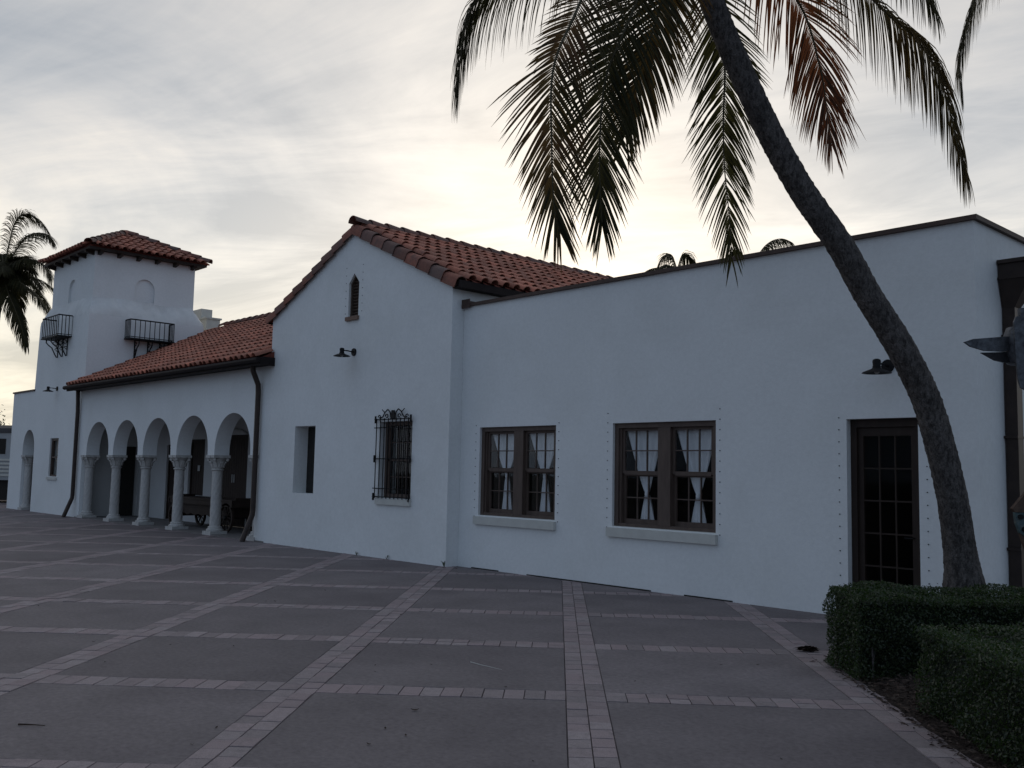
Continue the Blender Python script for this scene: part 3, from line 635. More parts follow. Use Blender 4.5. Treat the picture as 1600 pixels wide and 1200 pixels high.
m = MB(); m.box(-37.78, -36.5, YT+.55, YT+.6, 0, 2.9); m.build('dark_partition', 'room', B)
m = MB(); m.box(XL+.31, XA0-.31, YT+1.2, YT+1.25, 0, 4.05); m.build('dark_partition', 'room', B)
f = MB(); f.box(-34.829, -34.77, YT+.05, YT+.15, 1.251, 2.539); f.box(-34.06, -34.001, YT+.05, YT+.15, 1.251, 2.539); f.box(-34.77, -34.06, YT+.05, YT+.15, 2.46, 2.539); f.box(-34.77, -34.06, YT+.05, YT+.15, 1.251, 1.31); f.box(-34.77, -34.06, YT+.06, YT+.14, 1.87, 1.92)
Sw = f.build('window', 'wood_frame', B); Sw['label'] = 'narrow brown window below the tower'
q = MB(); q.box(-34.77, -34.06, YT+.1, YT+.104, 1.31, 2.46); q.build('pane', 'glass', Sw); q = MB(); q.box(-34.9, -33.93, YT-.05, YT-.001, 1.14, 1.23); q.build('sill', 'sill', Sw)
# lower tower body (battered), rough shoulder, upper body with blind arches
tw = MB(); tw.hexa([(TX0-.1, TY0+.002, 4.0), (TX1, TY0+.002, 3.56), (TX1, TY1, 3.56), (TX0-.1, TY1, 4.0), (TX0, TY0+.03, TZ0), (TX1-.02, TY0+.03, TZ0), (TX1-.02, TY1, TZ0), (TX0, TY1, TZ0)])
tw.build('tower_wall', 'stucco', B)['label'] = 'battered lower body of the white tower'
sh = MB(); nn_ = 28
def ring(x0, x1, y0, y1, z, jit=0):
    r_ = []
    for (a, b) in (((x0, y0), (x1, y0)), ((x1, y0), (x1, y1)), ((x1, y1), (x0, y1)), ((x0, y1), (x0, y0))):
        for k in range(nn_): u = k/nn_; r_.append((a[0]+(b[0]-a[0])*u, a[1]+(b[1]-a[1])*u, z+random.uniform(-jit, jit)+jit*1.5*math.sin(u*9+a[0])))
    return r_
rings = [ring(TX0, TX1-.02, TY0+.03, TY1, TZ0), ring(TX0+.02, TX1-.04, TY0+.04, TY1-.02, TZ0+.12, .035), ring(TX0+.2, TX1-.14, TY0+.10, TY1-.10, TZ0+.34, .045), ring(UX0-.04, UX1+.03, UY0-.03, UY1+.03, TZ0+.52, .05), ring(UX0+.01, UX1-.01, UY0+.01, UY1-.01, TZ0+.66)]
n4 = 4*nn_; sh.add([p for r_ in rings for p in r_], [(i*n4+k, i*n4+(k+1) % n4, (i+1)*n4+(k+1) % n4, (i+1)*n4+k) for i in range(4) for k in range(n4)])
sh.build('tower_shoulder', 'stucco_old', B, True)['label'] = 'rough sloping shoulder where the tower steps in'
ba_f = [(-34.55, 6.7), (-33.85, 6.7)]+[(-34.2+.35*math.cos(math.pi*k/16), 7.62+.36*math.sin(math.pi*k/16)) for k in range(17)]
ba_r = [(12.56, 6.7), (13.24, 6.7)]+[(12.9+.34*math.cos(math.pi*k/16), 7.62+.36*math.sin(math.pi*k/16)) for k in range(17)]
m = MB(); slabpoly(m, [(UX0, 6.5), (UX1, 6.5), (UX1, TZ1), (UX0, TZ1)], [ba_f], XZ, UY0, UY0+.07); m.box(UX0, UX1-.07, UY0+.07, UY0+.3, 6.5, TZ1)
m.build('tower_wall', 'stucco', B)['label'] = 'upper tower front with a blind arch'
m = MB(); YZr = lambda u, z, d: (d, u, z)
slabpoly(m, [(UY0+.07, 6.5), (UY1, 6.5), (UY1, TZ1), (UY0+.07, TZ1)], [ba_r], YZr, UX1, UX1-.07); m.box(UX1-.3, UX1-.07, UY0+.3, UY1, 6.5, TZ1)
m.build('tower_wall', 'stucco', B)['label'] = 'upper tower side with a blind arch'
m = MB(); m.box(UX0, UX0+.3, UY0+.3, UY1, 6.5, TZ1); m.box(UX0+.3, UX1-.3, UY1-.3, UY1, 6.5, TZ1); m.build('tower_wall', 'stucco', B)
# tower roof: pyramid
OX, AP = .36, 9.86; EX0, EX1, EY0, EY1, EZ = UX0-OX, UX1+OX, UY0-OX, UY1+OX, TZ1+.06; tcx, tcy = (EX0+EX1)/2, (EY0+EY1)/2
IX0, IX1, IY0, IY1, IZ = [c_+(e_-c_)*.955 for e_, c_ in ((EX0, tcx), (EX1, tcx), (EY0, tcy), (EY1, tcy), (EZ, AP))]
dk = MB(); dk.add([(IX0, IY0, IZ), (IX1, IY0, IZ), (IX1, IY1, IZ), (IX0, IY1, IZ), (tcx, tcy, AP), (IX0, IY0, IZ-.06), (IX1, IY0, IZ-.06), (IX1, IY1, IZ-.06), (IX0, IY1, IZ-.06)] if True else [(EX0, EY0, EZ), (EX1, EY0, EZ), (EX1, EY1, EZ), (EX0, EY1, EZ), (tcx, tcy, AP), (EX0, EY0, EZ-.05), (EX1, EY0, EZ-.05), (EX1, EY1, EZ-.05), (EX0, EY1, EZ-.05)],
       [(0, 1, 4), (1, 2, 4), (2, 3, 4), (3, 0, 4), (5, 8, 7, 6), (0, 5, 6, 1), (1, 6, 7, 2), (2, 7, 8, 3), (3, 8, 5, 0)])
Rt = dk.build('roof', 'pan', B); Rt['label'] = 'low pyramid tile roof of the tower'
left_over[Rt.name] = []; pans = MB()
apx = Vector((tcx, tcy, AP)); cs = [Vector((EX0, EY0, EZ)), Vector((EX1, EY0, EZ)), Vector((EX1, EY1, EZ)), Vector((EX0, EY1, EZ))]
for k in range(4):
    a, b = cs[k], cs[(k+1) % 4]; U = (b-a).normalized(); wd = (b-a).length; mid = (a+b)/2; V = (mid-apx); LL = V.length; V.normalize(); Nn = V.cross(U); Nn = Nn if Nn.z > 0 else -Nn
    O = apx-U*wd/2
    hip = lambda u, v, wd=wd, LL=LL: abs(u-wd/2) < wd/2*min(1, v/LL)-.02
    pan_field(pans, O, U, V, Nn, wd, LL, hip); ms = field(Rt, O, U, V, Nn, wd, LL+.06, hip, .28)
    if k in (0, 1): collect(Rt, ms, 40.0)
    else: left_over[Rt.name] += ms
    run_tiles('hip_tile', apx+Vector((0, 0, .05)), a+Vector((0, 0, .045))+(a-apx).normalized()*.02, ((a-apx).cross((a-apx).cross(Vector((0, 0, -1))))).normalized()*(1 if True else 1), RIDGE, Rt, .40)
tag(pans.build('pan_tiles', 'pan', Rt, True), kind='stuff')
raf = MB(); raf.box(IX0-.03, IX1+.03, IY0-.03, IY1+.03, EZ-.09, EZ-.015); raf.build('eave_soffit', 'wood_dark', B)
for k in range(6):
    x = UX0+.12+(UX1-UX0-.24)*k/5; q = MB(); q.hexa([(x-.055, EY0+.08, EZ-.17), (x+.055, EY0+.08, EZ-.17), (x+.055, UY0, EZ-.22), (x-.055, UY0, EZ-.22), (x-.055, EY0+.05, EZ-.091), (x+.055, EY0+.05, EZ-.091), (x+.055, UY0, EZ-.091), (x-.055, UY0, EZ-.091)]); q.build('rafter_tail', 'wood_dark', B)
for k in range(6):
    y = UY0+.12+(UY1-UY0-.24)*k/5; q = MB(); q.hexa([(UX1, y-.055, EZ-.22), (EX1-.08, y-.055, EZ-.17), (EX1-.08, y+.055, EZ-.17), (UX1, y+.055, EZ-.22), (UX1, y-.055, EZ-.091), (EX1-.05, y-.055, EZ-.091), (EX1-.05, y+.055, EZ-.091), (UX1, y+.055, EZ-.091)]); q.build('rafter_tail', 'wood_dark', B)
# balconies
def balcony(c, U, V, half, depth, z0, z1, label, nb_=9):
    """c wall centre (x,y), U along wall, V outwards"""
    U, V = Vector(U), Vector(V); c = Vector((c[0], c[1], 0)); Zv = Vector((0, 0, 1)); q = MB()
    q.obox(c+V*depth/2+Zv*z0, U*(half+.03), V*(depth/2+.03), Zv*.02)
    o = q.build('balcony', 'iron', B); o['label'] = label
    cor = [c-U*half+V*.02, c-U*half+V*depth, c+U*half+V*depth, c+U*half+V*.02]
    q = MB(); q.tube([p+Zv*z1 for p in cor], .022, 6); q.tube([p+Zv*(z0+.06) for p in cor], .014, 6); q.build('rail', 'iron', o)
    bar_pts = [c-U*half+V*depth+U*(2*half*k/nb_) for k in range(nb_+1)]+[c+s_*U*half+V*depth*k/4 for s_ in (-1, 1) for k in (0, 1, 2, 3)]
    bm_ = MB(); bm_.bar((0, 0, z0), (0, 0, z1), .013, 6); bme = bm_.mesh('baluster', 'iron')
    for p in bar_pts: link('baluster', bme, o, Matrix.Translation(p))
    for s_ in (-.55, .05, .6):
        q = MB(); b0 = c+U*half*s_
        q.tube([b0+V*.02+Zv*(z0-.02), b0+V*.02+Zv*(z0-.62)], .022, 6)
        q.tube([b0+V*(depth*.9)+Zv*(z0-.03), b0+V*(depth*.92)+Zv*(z0-.14), b0+V*(depth*.75)+Zv*(z0-.22), b0+V*(depth*.5)+Zv*(z0-.3), b0+V*(depth*.3)+Zv*(z0-.48), b0+V*(depth*.12)+Zv*(z0-.62), b0+V*.02+Zv*(z0-.58)], .02, 6)
        for cz, cv, r_ in ((-.16, .25, .09), (-.36, .14, .06)):
            q.tube([b0+V*(depth*cv+r_*math.cos(t)*(1-t/10))+Zv*(z0+cz+r_*math.sin(t)*(1-t/10)) for t in [i*.6 for i in range(11)]], .014, 5)
        q.build('bracket', 'iron', o)
    return o
balcony((TX1-.02, 12.95), (0, 1, 0), (1, 0, 0), .74, .42, 5.84, 6.47, 'black iron balcony on the tower side above the arcade roof')
balcony((-34.25, TY0+.03), (1, 0, 0), (0, -1, 0), .80, .45, 5.92, 6.62, 'black iron balcony on the tower front')
# chimney behind
q = MB(); q.box(-36.6, -34.85, 16.4, 16.95, 4, 7.42); q.box(-36.4, -35.45, 16.45, 16.9, 7.42, 7.82); q.box(-36.65, -34.8, 16.35, 17.0, 7.36, 7.421); q.build('chimney', 'sill', B)
# hand out the 300 largest tiles as parts, join the rest per roof
ALLT.sort(key=lambda k: -k[0])
for k, (a, M, roof) in enumerate(ALLT):
    if k < 300: link('roof_tile', TILE, roof, M)
    else: left_over[roof.name].append(M)
for roof in (Rg, Ra, Rt): join_tiles(left_over[roof.name], TILE, 'tile_field', roof, 'tile')
# ------------------------------------------------------------------ wall lamps
def wall_lamp(x, y, z, label, s=.8, ax=-.30):
    o = empty('wall_lamp', (x, y, z), label, 'lamp', 'black barn style lamps on the walls')
    q = MB(); q.lathe([(.095*s, -.028), (.10*s, -.02), (.10*s, 0)], (x, y, z), 18, 'Y'); q.build('back_plate', 'iron', o, True)
    L = .34*s; q = MB(); q.tube([(x, y-.02, z), (x, y-L*.6, z+.012), (x+0, y-L, z+.01)], .016*s, 8); q.build('arm', 'iron', o, True)
    q = MB(); q.lathe([(.03*s, .075*s), (.055*s, .06*s), (.062*s, .03*s), (.055*s, -.02*s), (.062*s, -.05*s), (.05*s, -.06*s)], (x, y-L-.03*s, z), 16); q.build('lamp_cap', 'iron', o, True)
    q = MB(); c = (x, y-L-.03*s, z); q.lathe([(.055*s, -.05*s), (.075*s, -.075*s), (.20*s, -.125*s), (.215*s, -.14*s), (.205*s, -.14*s), (.07*s, -.085*s), (.0*s+.01, -.08*s)], c, 22); q.build('shade', 'iron', o, True)
    q = MB(); q.lathe([(.02, -.085*s), (.035*s, -.10*s), (.04*s, -.125*s), (.02*s, -.15*s)], c, 10); q.build('bulb', 'notice', o, True)
wall_lamp(-16.50, YG, 4.07, 'black barn lamp on the gable wall under the vent')
wall_lamp(-5.38, YW, 3.06, 'black barn lamp above the door beside the palm trunk')
wall_lamp(-34.45, YT, 4.22, 'small black barn lamp on the wall below the tower balcony')
# ------------------------------------------------------------------ curtains
def curtain(x0, x1, z0, z1, y, zt, cx, wl, wr, label):
    """tied curtain: full at the top, cinched at zt, narrow flare below"""
    nu, nv = 36, 40; vv = []
    for j in range(nv+1):
        z = z1+(z0-z1)*j/nv
        if z > zt: f_ = ((z-zt)/(z1-zt))**.78; a = cx-.03+(x0-(cx-.03))*f_; b = cx+.03+(x1-(cx+.03))*f_
        else: f_ = ((zt-z)/(zt-z0))**.6; a = cx-.03-wl*f_; b = cx+.03+wr*f_
        for i in range(nu+1):
            u = i/nu; fold = .016*math.sin(u*math.pi*9+z*1.5)+.008*math.sin(u*23+1.3+z*4); fold *= min(1, (b-a)/.25+.25)
            vv.append((a+(b-a)*u, y+fold+.02*math.sin(u*3.1), z))
    q = MB(); q.add(vv, [(j*(nu+1)+i, j*(nu+1)+i+1, (j+1)*(nu+1)+i+1, (j+1)*(nu+1)+i) for j in range(nv) for i in range(nu)])
    o = empty('curtain', (cx, y, z0), label, 'curtain', 'white tied curtains in the paired windows')
    q.build('cloth', 'curtain', o, True)
    t = MB(); t.lathe([(.032, -.035), (.038, -.015), (.037, .015), (.032, .035)], (cx, y, zt), 12); t.build('tie', 'curtain', o, True)
for (q, nm) in ((win[0], 'nearer the gable'), (win[1], 'nearer the door')):
    x0, x1, z0, z1 = q; xm_ = (x0+x1)/2
    for k, (a, b) in enumerate(((x0+.15, xm_-.13), (xm_+.15, x1-.12))):
        tz = z0+(.70 if nm[-1] == 'e' else .48) if True else 0
        if nm[-1] == 'r': tz = z0+.50
        c = a+(b-a)*(.54 if k == 0 else .52)
        curtain(a-.03, b-.02, z0+.12, z1-.09, YW+.212, tz, c, .10, .12, 'white tied curtain in the %s half of the window %s' % (('left', 'right')[k], nm))
# ------------------------------------------------------------------ baggage wagon in the porch
bx0, bx1, by0, by1, bz = -26.55, -22.75, 11.62, 12.5, .80
o = empty('baggage_wagon', ((bx0+bx1)/2, 12.05, .022), 'old dark wooden baggage wagon with spoked wheels parked under the arcade', 'wagon')
for k in range(6): q = MB(); w_ = (by1-by0)/6; q.box(bx0, bx1, by0+k*w_+.004, by0+(k+1)*w_-.004, bz, bz+.045); q.build('deck_plank', 'wood_dark', o)
q = MB(); q.box(bx0+.05, bx1-.05, by0+.02, by0+.07, bz-.13, bz); q.box(bx0+.05, bx1-.05, by1-.07, by1-.02, bz-.13, bz); q.box(bx0, bx0+.06, by0, by1, bz-.14, bz); q.box(bx1-.06, bx1, by0, by1, bz-.14, bz); q.build('frame', 'wood_dark', o)
q = MB(); n_ = 30; top = [(bx0+.55+(bx1-bx0-1.1)*k/n_, bz-.13) for k in range(n_+1)]; bot = [(p[0], .36+.05*abs(math.sin(k*math.pi/5))) for k, p in enumerate(top)]
slabpoly(q, top+bot[::-1], [], XZ, by0+.12, by0+.15); q.build('side_board', 'wood_dark', o)
for x in (bx0, bx1-.05): q = MB(); q.box(x, x+.05, by0+.1, by0+.16, bz+.045, bz+.5) if False else q.box(x, x+.05, by0+.1, by1-.1, bz+.045, bz+.10); q.build('end_stake', 'wood_dark', o)
def wheel(x, y, r):
    q = MB(); n_ = 24
    for rr, a, b in ((r, -.03, .03),):
        vv = []
        for k in range(n_):
            t = 2*math.pi*k/n_
            for R_, yy in ((r, -.03), (r, .03), (r-.055, .03), (r-.055, -.03)): vv.append((x+R_*math.cos(t), y+yy, .022+r+R_*math.sin(t)))
        q.add(vv, [(k*4+c, k*4+(c+1) % 4, ((k+1) % n_)*4+(c+1) % 4, ((k+1) % n_)*4+c) for k in range(n_) for c in range(4)])
    w_ = q.build('wheel', 'wood_dark', o)
    for k in range(10):
        t = 2*math.pi*k/10; q = MB(); q.bar((x+.05*math.cos(t), y, .022+r+.05*math.sin(t)), (x+(r-.05)*math.cos(t), y, .022+r+(r-.05)*math.sin(t)), .016, 6); q.build('spoke', 'wood_dark', w_)
    q = MB(); q.lathe([(.05, -.07), (.065, -.03), (.065, .03), (.05, .07)], (x, y, .022+r), 12, 'Y'); q.build('hub', 'iron', w_)
for x, r in ((bx0+.33, .31), (bx1-.36, .37)):
    for y in (by0+.05, by1-.05): wheel(x, y, r)
    q = MB(); q.bar((x, by0, .022+r), (x, by1, .022+r), .03); q.build('axle', 'iron', o)
    q = MB(); q.box(x-.08, x+.08, by0+.2, by1-.2, .022+r, bz-.0); q.build('bolster', 'wood_dark', o)
# ------------------------------------------------------------------ palms
def catmull(P, n):
    P = [Vector(p) for p in P]; P = [P[0]*2-P[1]]+P+[P[-1]*2-P[-2]]; out = []; m_ = len(P)-3
    for i in range(n+1):
        f_ = m_*i/n; k = min(int(f_), m_-1); t = f_-k; a, b, c, d = P[k:k+4]
        out.append(.5*((2*b)+(c-a)*t+(2*a-5*b+4*c-d)*t*t+(3*b-a-3*c+d)*t**3))
    return out
ZUP = Vector((0, 0, 1))
def frond(P, side, parent, mat_='palm_leaf', L=.72, pairs=85, droop=.16, wid=.0095, spread=(56, 28), cut=.92, start=.10, seg=5, rr=.016, gap=0.0, inner=1.0):
    """rachis as part, leaflets as its child"""
    side = Vector(side).normalized(); n = 40; c = catmull(P, n)[:int(n*cut)+1]; n = len(c)-1
    q = MB(); q.tube(c, [rr*(1-.85*i/n)+.002 for i in range(n+1)], 5); fr = q.build('frond', 'rachis', parent, True)
    V = []; F = []; sk = 0
    for k in range(pairs):
        u = start+(1-start)*k/(pairs-1); f_ = u*n; i = min(int(f_), n-1); p = c[i].lerp(c[i+1], f_-i); T = (c[min(i+2, n)]-c[max(i-1, 0)]).normalized()
        sd = (side-T*side.dot(T)).normalized(); up = T.cross(sd); up = up if up.z > -.05 else -up
        prof = min(1, .35+u*2.6)*(1-.52*max(0, (u-.5)/.5)**1.8)
        for sg in (-1, 1):
            if sk > 0: sk -= 1; continue
            if random.random() < gap: sk = random.randint(1, 6)
            l = L*prof*random.uniform(.82, 1.06)*(inner if sg < 0 and u < .6 else 1); a = math.radians((spread[0]+(spread[1]-spread[0])*u)*(1-.5*max(0, (u-.8)/.2))+random.uniform(-4, 4))
            d = (T*math.cos(a)+sd*sg*math.sin(a)+up*random.uniform(.0, .22)).normalized(); x = p.copy(); w_ = wid*(.75+.25*prof)*random.uniform(.8, 1.15)
            o_ = len(V); dr = droop*random.uniform(.75, 1.3)
            for s_ in range(seg+1):
                t = s_/seg; ww = w_*(.55 if s_ == 0 else (1.15-.75*t if s_ < seg else .05))
                nrm = d.cross(up); nrm = nrm.normalized() if nrm.length > 1e-4 else T
                V += [tuple(x-nrm*ww), tuple(x+up*ww*.35), tuple(x+nrm*ww)]
                d = (d-ZUP*dr*(1+.6*t)).normalized(); x = x+d*(l/seg)
            for s_ in range(seg):
                b = o_+s_*3; F += [(b, b+1, b+4, b+3), (b+1, b+2, b+5, b+4)]
    me = np_mesh('leaflets', V, F, mat_); lf = link('leaflets', me, fr); tag(lf, kind='stuff'); return fr
def trunk(P, r0, r1, parent, flare=.0, n=165, ns=26, m_='bark', ringh=.02):
    c = catmull(P, n*2); q = MB(); rs = []
    tot = sum((c[i+1]-c[i]).length for i in range(len(c)-1)); l = 0
    for i in range(len(c)):
        u = i/(len(c)-1); r = r0+(r1-r0)*u+min(.05, flare*math.exp(-u*28)); 
        r *= 1+ringh*(2*((i*.27+.06*math.sin(i*.41)) % 1)-1)*min(1, max(.1, (u-.12)*6))+random.uniform(-.008, .008); rs.append(r)
    q.tube(c, rs, ns); 
    for k, v in enumerate(q.v):
        if rs and r0 > .1: q.v[k] = tuple(a+random.uniform(-.0035, .0035) for a in v)
    return q.build('trunk', m_, parent, True)
f_ = CAM_F; fh = Vector((f_.x, f_.y, 0)).normalized(); rh_ = Vector((CAM_R.x, CAM_R.y, 0)).normalized()
pc = (-5.16, 7.02, 6.788)
PT = [(-3.80, 9.42, -.02), (-3.77, 9.35, .65), (-3.78, 9.29, 1.04), (-3.8, 9.2, 1.51), (-3.85, 9.08, 1.99), (-3.92, 8.93, 2.46), (-4.06, 8.72, 2.93), (-4.24, 8.47, 3.4), (-4.385, 8.245, 3.845), (-4.6, 7.96, 4.34), (-4.76, 7.72, 4.81), (-4.89, 7.51, 5.28), (-5.01, 7.32, 5.75), (-5.09, 7.19, 6.11), (-5.14, 7.09, 6.46), (-5.17, 7.02, 6.82)]
palm = empty('coconut_palm', PT[0], 'tall leaning coconut palm behind the hedge with drooping fronds', 'palm tree')
trunk(PT, .143, .107, palm, .4)
FR = [
 ([pc, (-5.53, 6.494, 6.659), (-5.88, 6.013, 6.358), (-6.173, 5.653, 6.149), (-6.336, 5.431, 5.962), (-6.408, 5.321, 5.66), (-6.451, 5.289, 5.235), (-6.479, 5.28, 4.867)], fh+rh_*.15, 'palm_leaf', dict(L=.80, droop=.48, pairs=150, start=.15, spread=(70, 40))),
 ([pc, (-5.203, 6.282, 6.465), (-5.214, 5.757, 5.911), (-5.185, 5.425, 5.337), (-5.18, 5.203, 4.838), (-5.15, 5.173, 4.226), (-5.125, 5.203, 3.658), (-5.056, 5.317, 3.36)], rh_+fh*.15, 'palm_mix', dict(L=.74, droop=.055, pairs=140, start=.12, inner=.5)),
 ([pc, (-5.114, 6.532, 6.413), (-5.088, 6.193, 5.859), (-5.096, 5.956, 5.38), (-5.159, 5.801, 4.94), (-5.188, 5.772, 4.388), (-5.175, 5.782, 3.88), (-5.176, 5.848, 3.379)], rh_, 'palm_leaf', dict(L=.76, droop=.055, pairs=140, start=.12)),
 ([pc, (-5.401, 7.506, 6.729), (-5.521, 7.883, 6.264), (-5.541, 8.059, 5.9), (-5.608, 8.135, 5.349), (-5.626, 8.183, 4.856), (-5.618, 8.275, 4.239), (-5.607, 8.304, 3.579)], rh_-fh*.1, 'palm_leaf', dict(L=.70, droop=.07, pairs=132, start=.12, gap=.03, cut=.93)),
 ([pc, (-5.053, 7.87, 6.803), (-4.928, 8.49, 6.469), (-4.876, 8.768, 5.92), (-4.847, 8.863, 5.451), (-4.774, 8.896, 4.702)], rh_+fh*.3, 'palm_dry', dict(L=.86, droop=.12, pairs=105, start=.15)),
 ([pc, (-4.64, 7.44, 6.716), (-4.167, 7.853, 6.324), (-3.846, 8.112, 5.877), (-3.662, 8.343, 5.624), (-3.516, 8.48, 5.223), (-3.42, 8.597, 4.592), (-3.362, 8.709, 4.225)], fh, 'palm_mix', dict(L=.80, droop=.46, pairs=160, start=.12, spread=(70, 40))),
 ([pc, (-4.881, 7.829, 7.373), (-4.343, 8.576, 7.2), (-4.027, 9.13, 6.7), (-3.85, 9.401, 6.103)], fh, 'palm_leaf', dict(L=.72, droop=.42, pairs=120, start=.15, spread=(70, 40))),
 ([pc, (-5.178, 6.755, 6.438), (-5.191, 6.589, 5.925), (-5.252, 6.445, 5.421), (-5.344, 6.342, 4.919), (-5.388, 6.289, 4.423)], rh_-fh*.2, 'palm_mix', dict(L=.74, droop=.08, pairs=132, start=.12)),
]
for P, sd, mm, kw in FR: frond(P, sd, palm, mm, **kw)
def generic_frond(c, az, el, reach, drop, parent, mm='palm_leaf', **kw):
    d = Vector((math.cos(az), math.sin(az), 0)); c = Vector(c); P = [c]
    for u in (.25, .5, .75, 1.0): P.append(c+d*reach*math.cos(el)*(u-.12*u*u)+ZUP*(reach*math.sin(el)*u-drop*u*u))
    return frond(P, (-d.y, d.x, 0), parent, mm, **kw)
for az, el in ((.3, 1.0), (1.5, 1.15), (2.6, .9), (3.5, 1.1), (4.6, .95), (5.5, 1.15), (0.9, 1.35), (4.0, 1.3)): generic_frond(pc, az, el, 2.8, .9, palm, L=.6, pairs=60, droop=.2)
# a second coconut palm right of the frame, one frond reaches in
rc = (-3.247, 11.872, 7.839)
rp = empty('coconut_palm', (-2.3, 12.4, 0), 'palm beyond the right edge with one frond reaching in at the top right corner', 'palm tree')
trunk([(-2.3, 12.4, -.02), (-2.35, 12.35, 2), (-2.6, 12.2, 4.5), (-2.95, 12.0, 6.6), rc], .17, .12, rp, .06)
frond([rc, (-3.592, 11.076, 7.728), (-3.855, 10.569, 7.223), (-3.997, 10.347, 6.65), (-4.069, 10.265, 6.145), (-4.043, 10.289, 5.634)], fh*.7+rh_*.4, rp, 'palm_leaf', L=.66, pairs=170, droop=.44, start=.15, spread=(70, 40))
for az, el in ((.2, .5), (.9, .7), (1.5, .4), (5.9, .8), (0.5, 1.2), (5.4, .9)): generic_frond(rc, az, el, 2.6, 1.3, rp, L=.6, pairs=55, droop=.25)
# palm beyond the tower
lc = (-48.71, 12.81, 10.6)
lp = empty('coconut_palm', (-49.6, 12.6, 0), 'dense palm crown beyond the tower at the left edge', 'palm tree')
trunk([(-49.6, 12.6, -.02), (-49.5, 12.6, 3), (-49.1, 12.7, 7), lc], .2, .14, lp, .06, n=60, ns=12)
LF = [[(-47.385, 13.309, 12.028), (-46.243, 13.783, 12.133), (-45.987, 14.116, 11.705)], [(-46.904, 13.235, 10.951), (-45.795, 13.74, 10.576), (-45.434, 13.954, 9.683)], [(-46.623, 12.954, 9.833), (-45.574, 13.437, 9.131), (-45.055, 13.811, 8.315)], [(-47.033, 12.555, 9.534), (-46.179, 12.939, 8.034), (-45.738, 13.336, 6.43)], [(-48.716, 13.214, 13.063), (-48.4, 13.904, 13.356), (-47.6, 14.595, 12.3)]]
for k, P in enumerate(LF): frond([lc]+P, fh if k != 3 else rh_+fh*.4, lp, 'palm_leaf', L=1.05, pairs=125, droop=.24, wid=.021, start=.10, rr=.035)
for k in range(26): generic_frond(lc, k*2.4+.3, random.uniform(.0, 1.15), 3.0, random.uniform(1.2, 2.8), lp, L=1.0, pairs=95, droop=.22, wid=.022, rr=.03, seg=3)
# palm tops behind the flat roof
for c, base, fr, lab in (((-33.242, 43.826, 12.778), (-33.5, 44.2, 0), [[(-33.11, 43.05, 14.11), (-33.178, 42.268, 13.913), (-33.489, 42.042, 13.12)], [(-33.34, 44.243, 14.35), (-33.265, 45.058, 14.365), (-33.045, 45.379, 13.743)]], 'small rounded palm top just above the parapet, left of the hanging frond'),
                         ((-33.238, 50.961, 14.474), (-33.0, 51.2, 0), [[(-32.472, 51.563, 16.082), (-31.501, 51.817, 16.454), (-30.845, 52.565, 16.121)], [(-33.858, 50.845, 15.848), (-34.502, 50.888, 15.874), (-34.717, 50.713, 15.465)]], 'palm top above the parapet with a long frond leaning towards the leaning trunk')):
    o = empty('coconut_palm', base, lab, 'palm tree')
    trunk([base, (base[0], base[1], 5), c], .2, .14, o, n=20, ns=10)
    for P in fr: frond([c]+P, fh, o, 'palm_leaf', L=1.05, pairs=120, droop=.5, wid=.024, start=.08, rr=.04, seg=4)
    for k in range(18): generic_frond((c[0], c[1], c[2]+.2), k*.7, random.uniform(.1, .8), 3.5, 2.1, o, L=.9, pairs=80, droop=.42, wid=.024, rr=.04, seg=3)
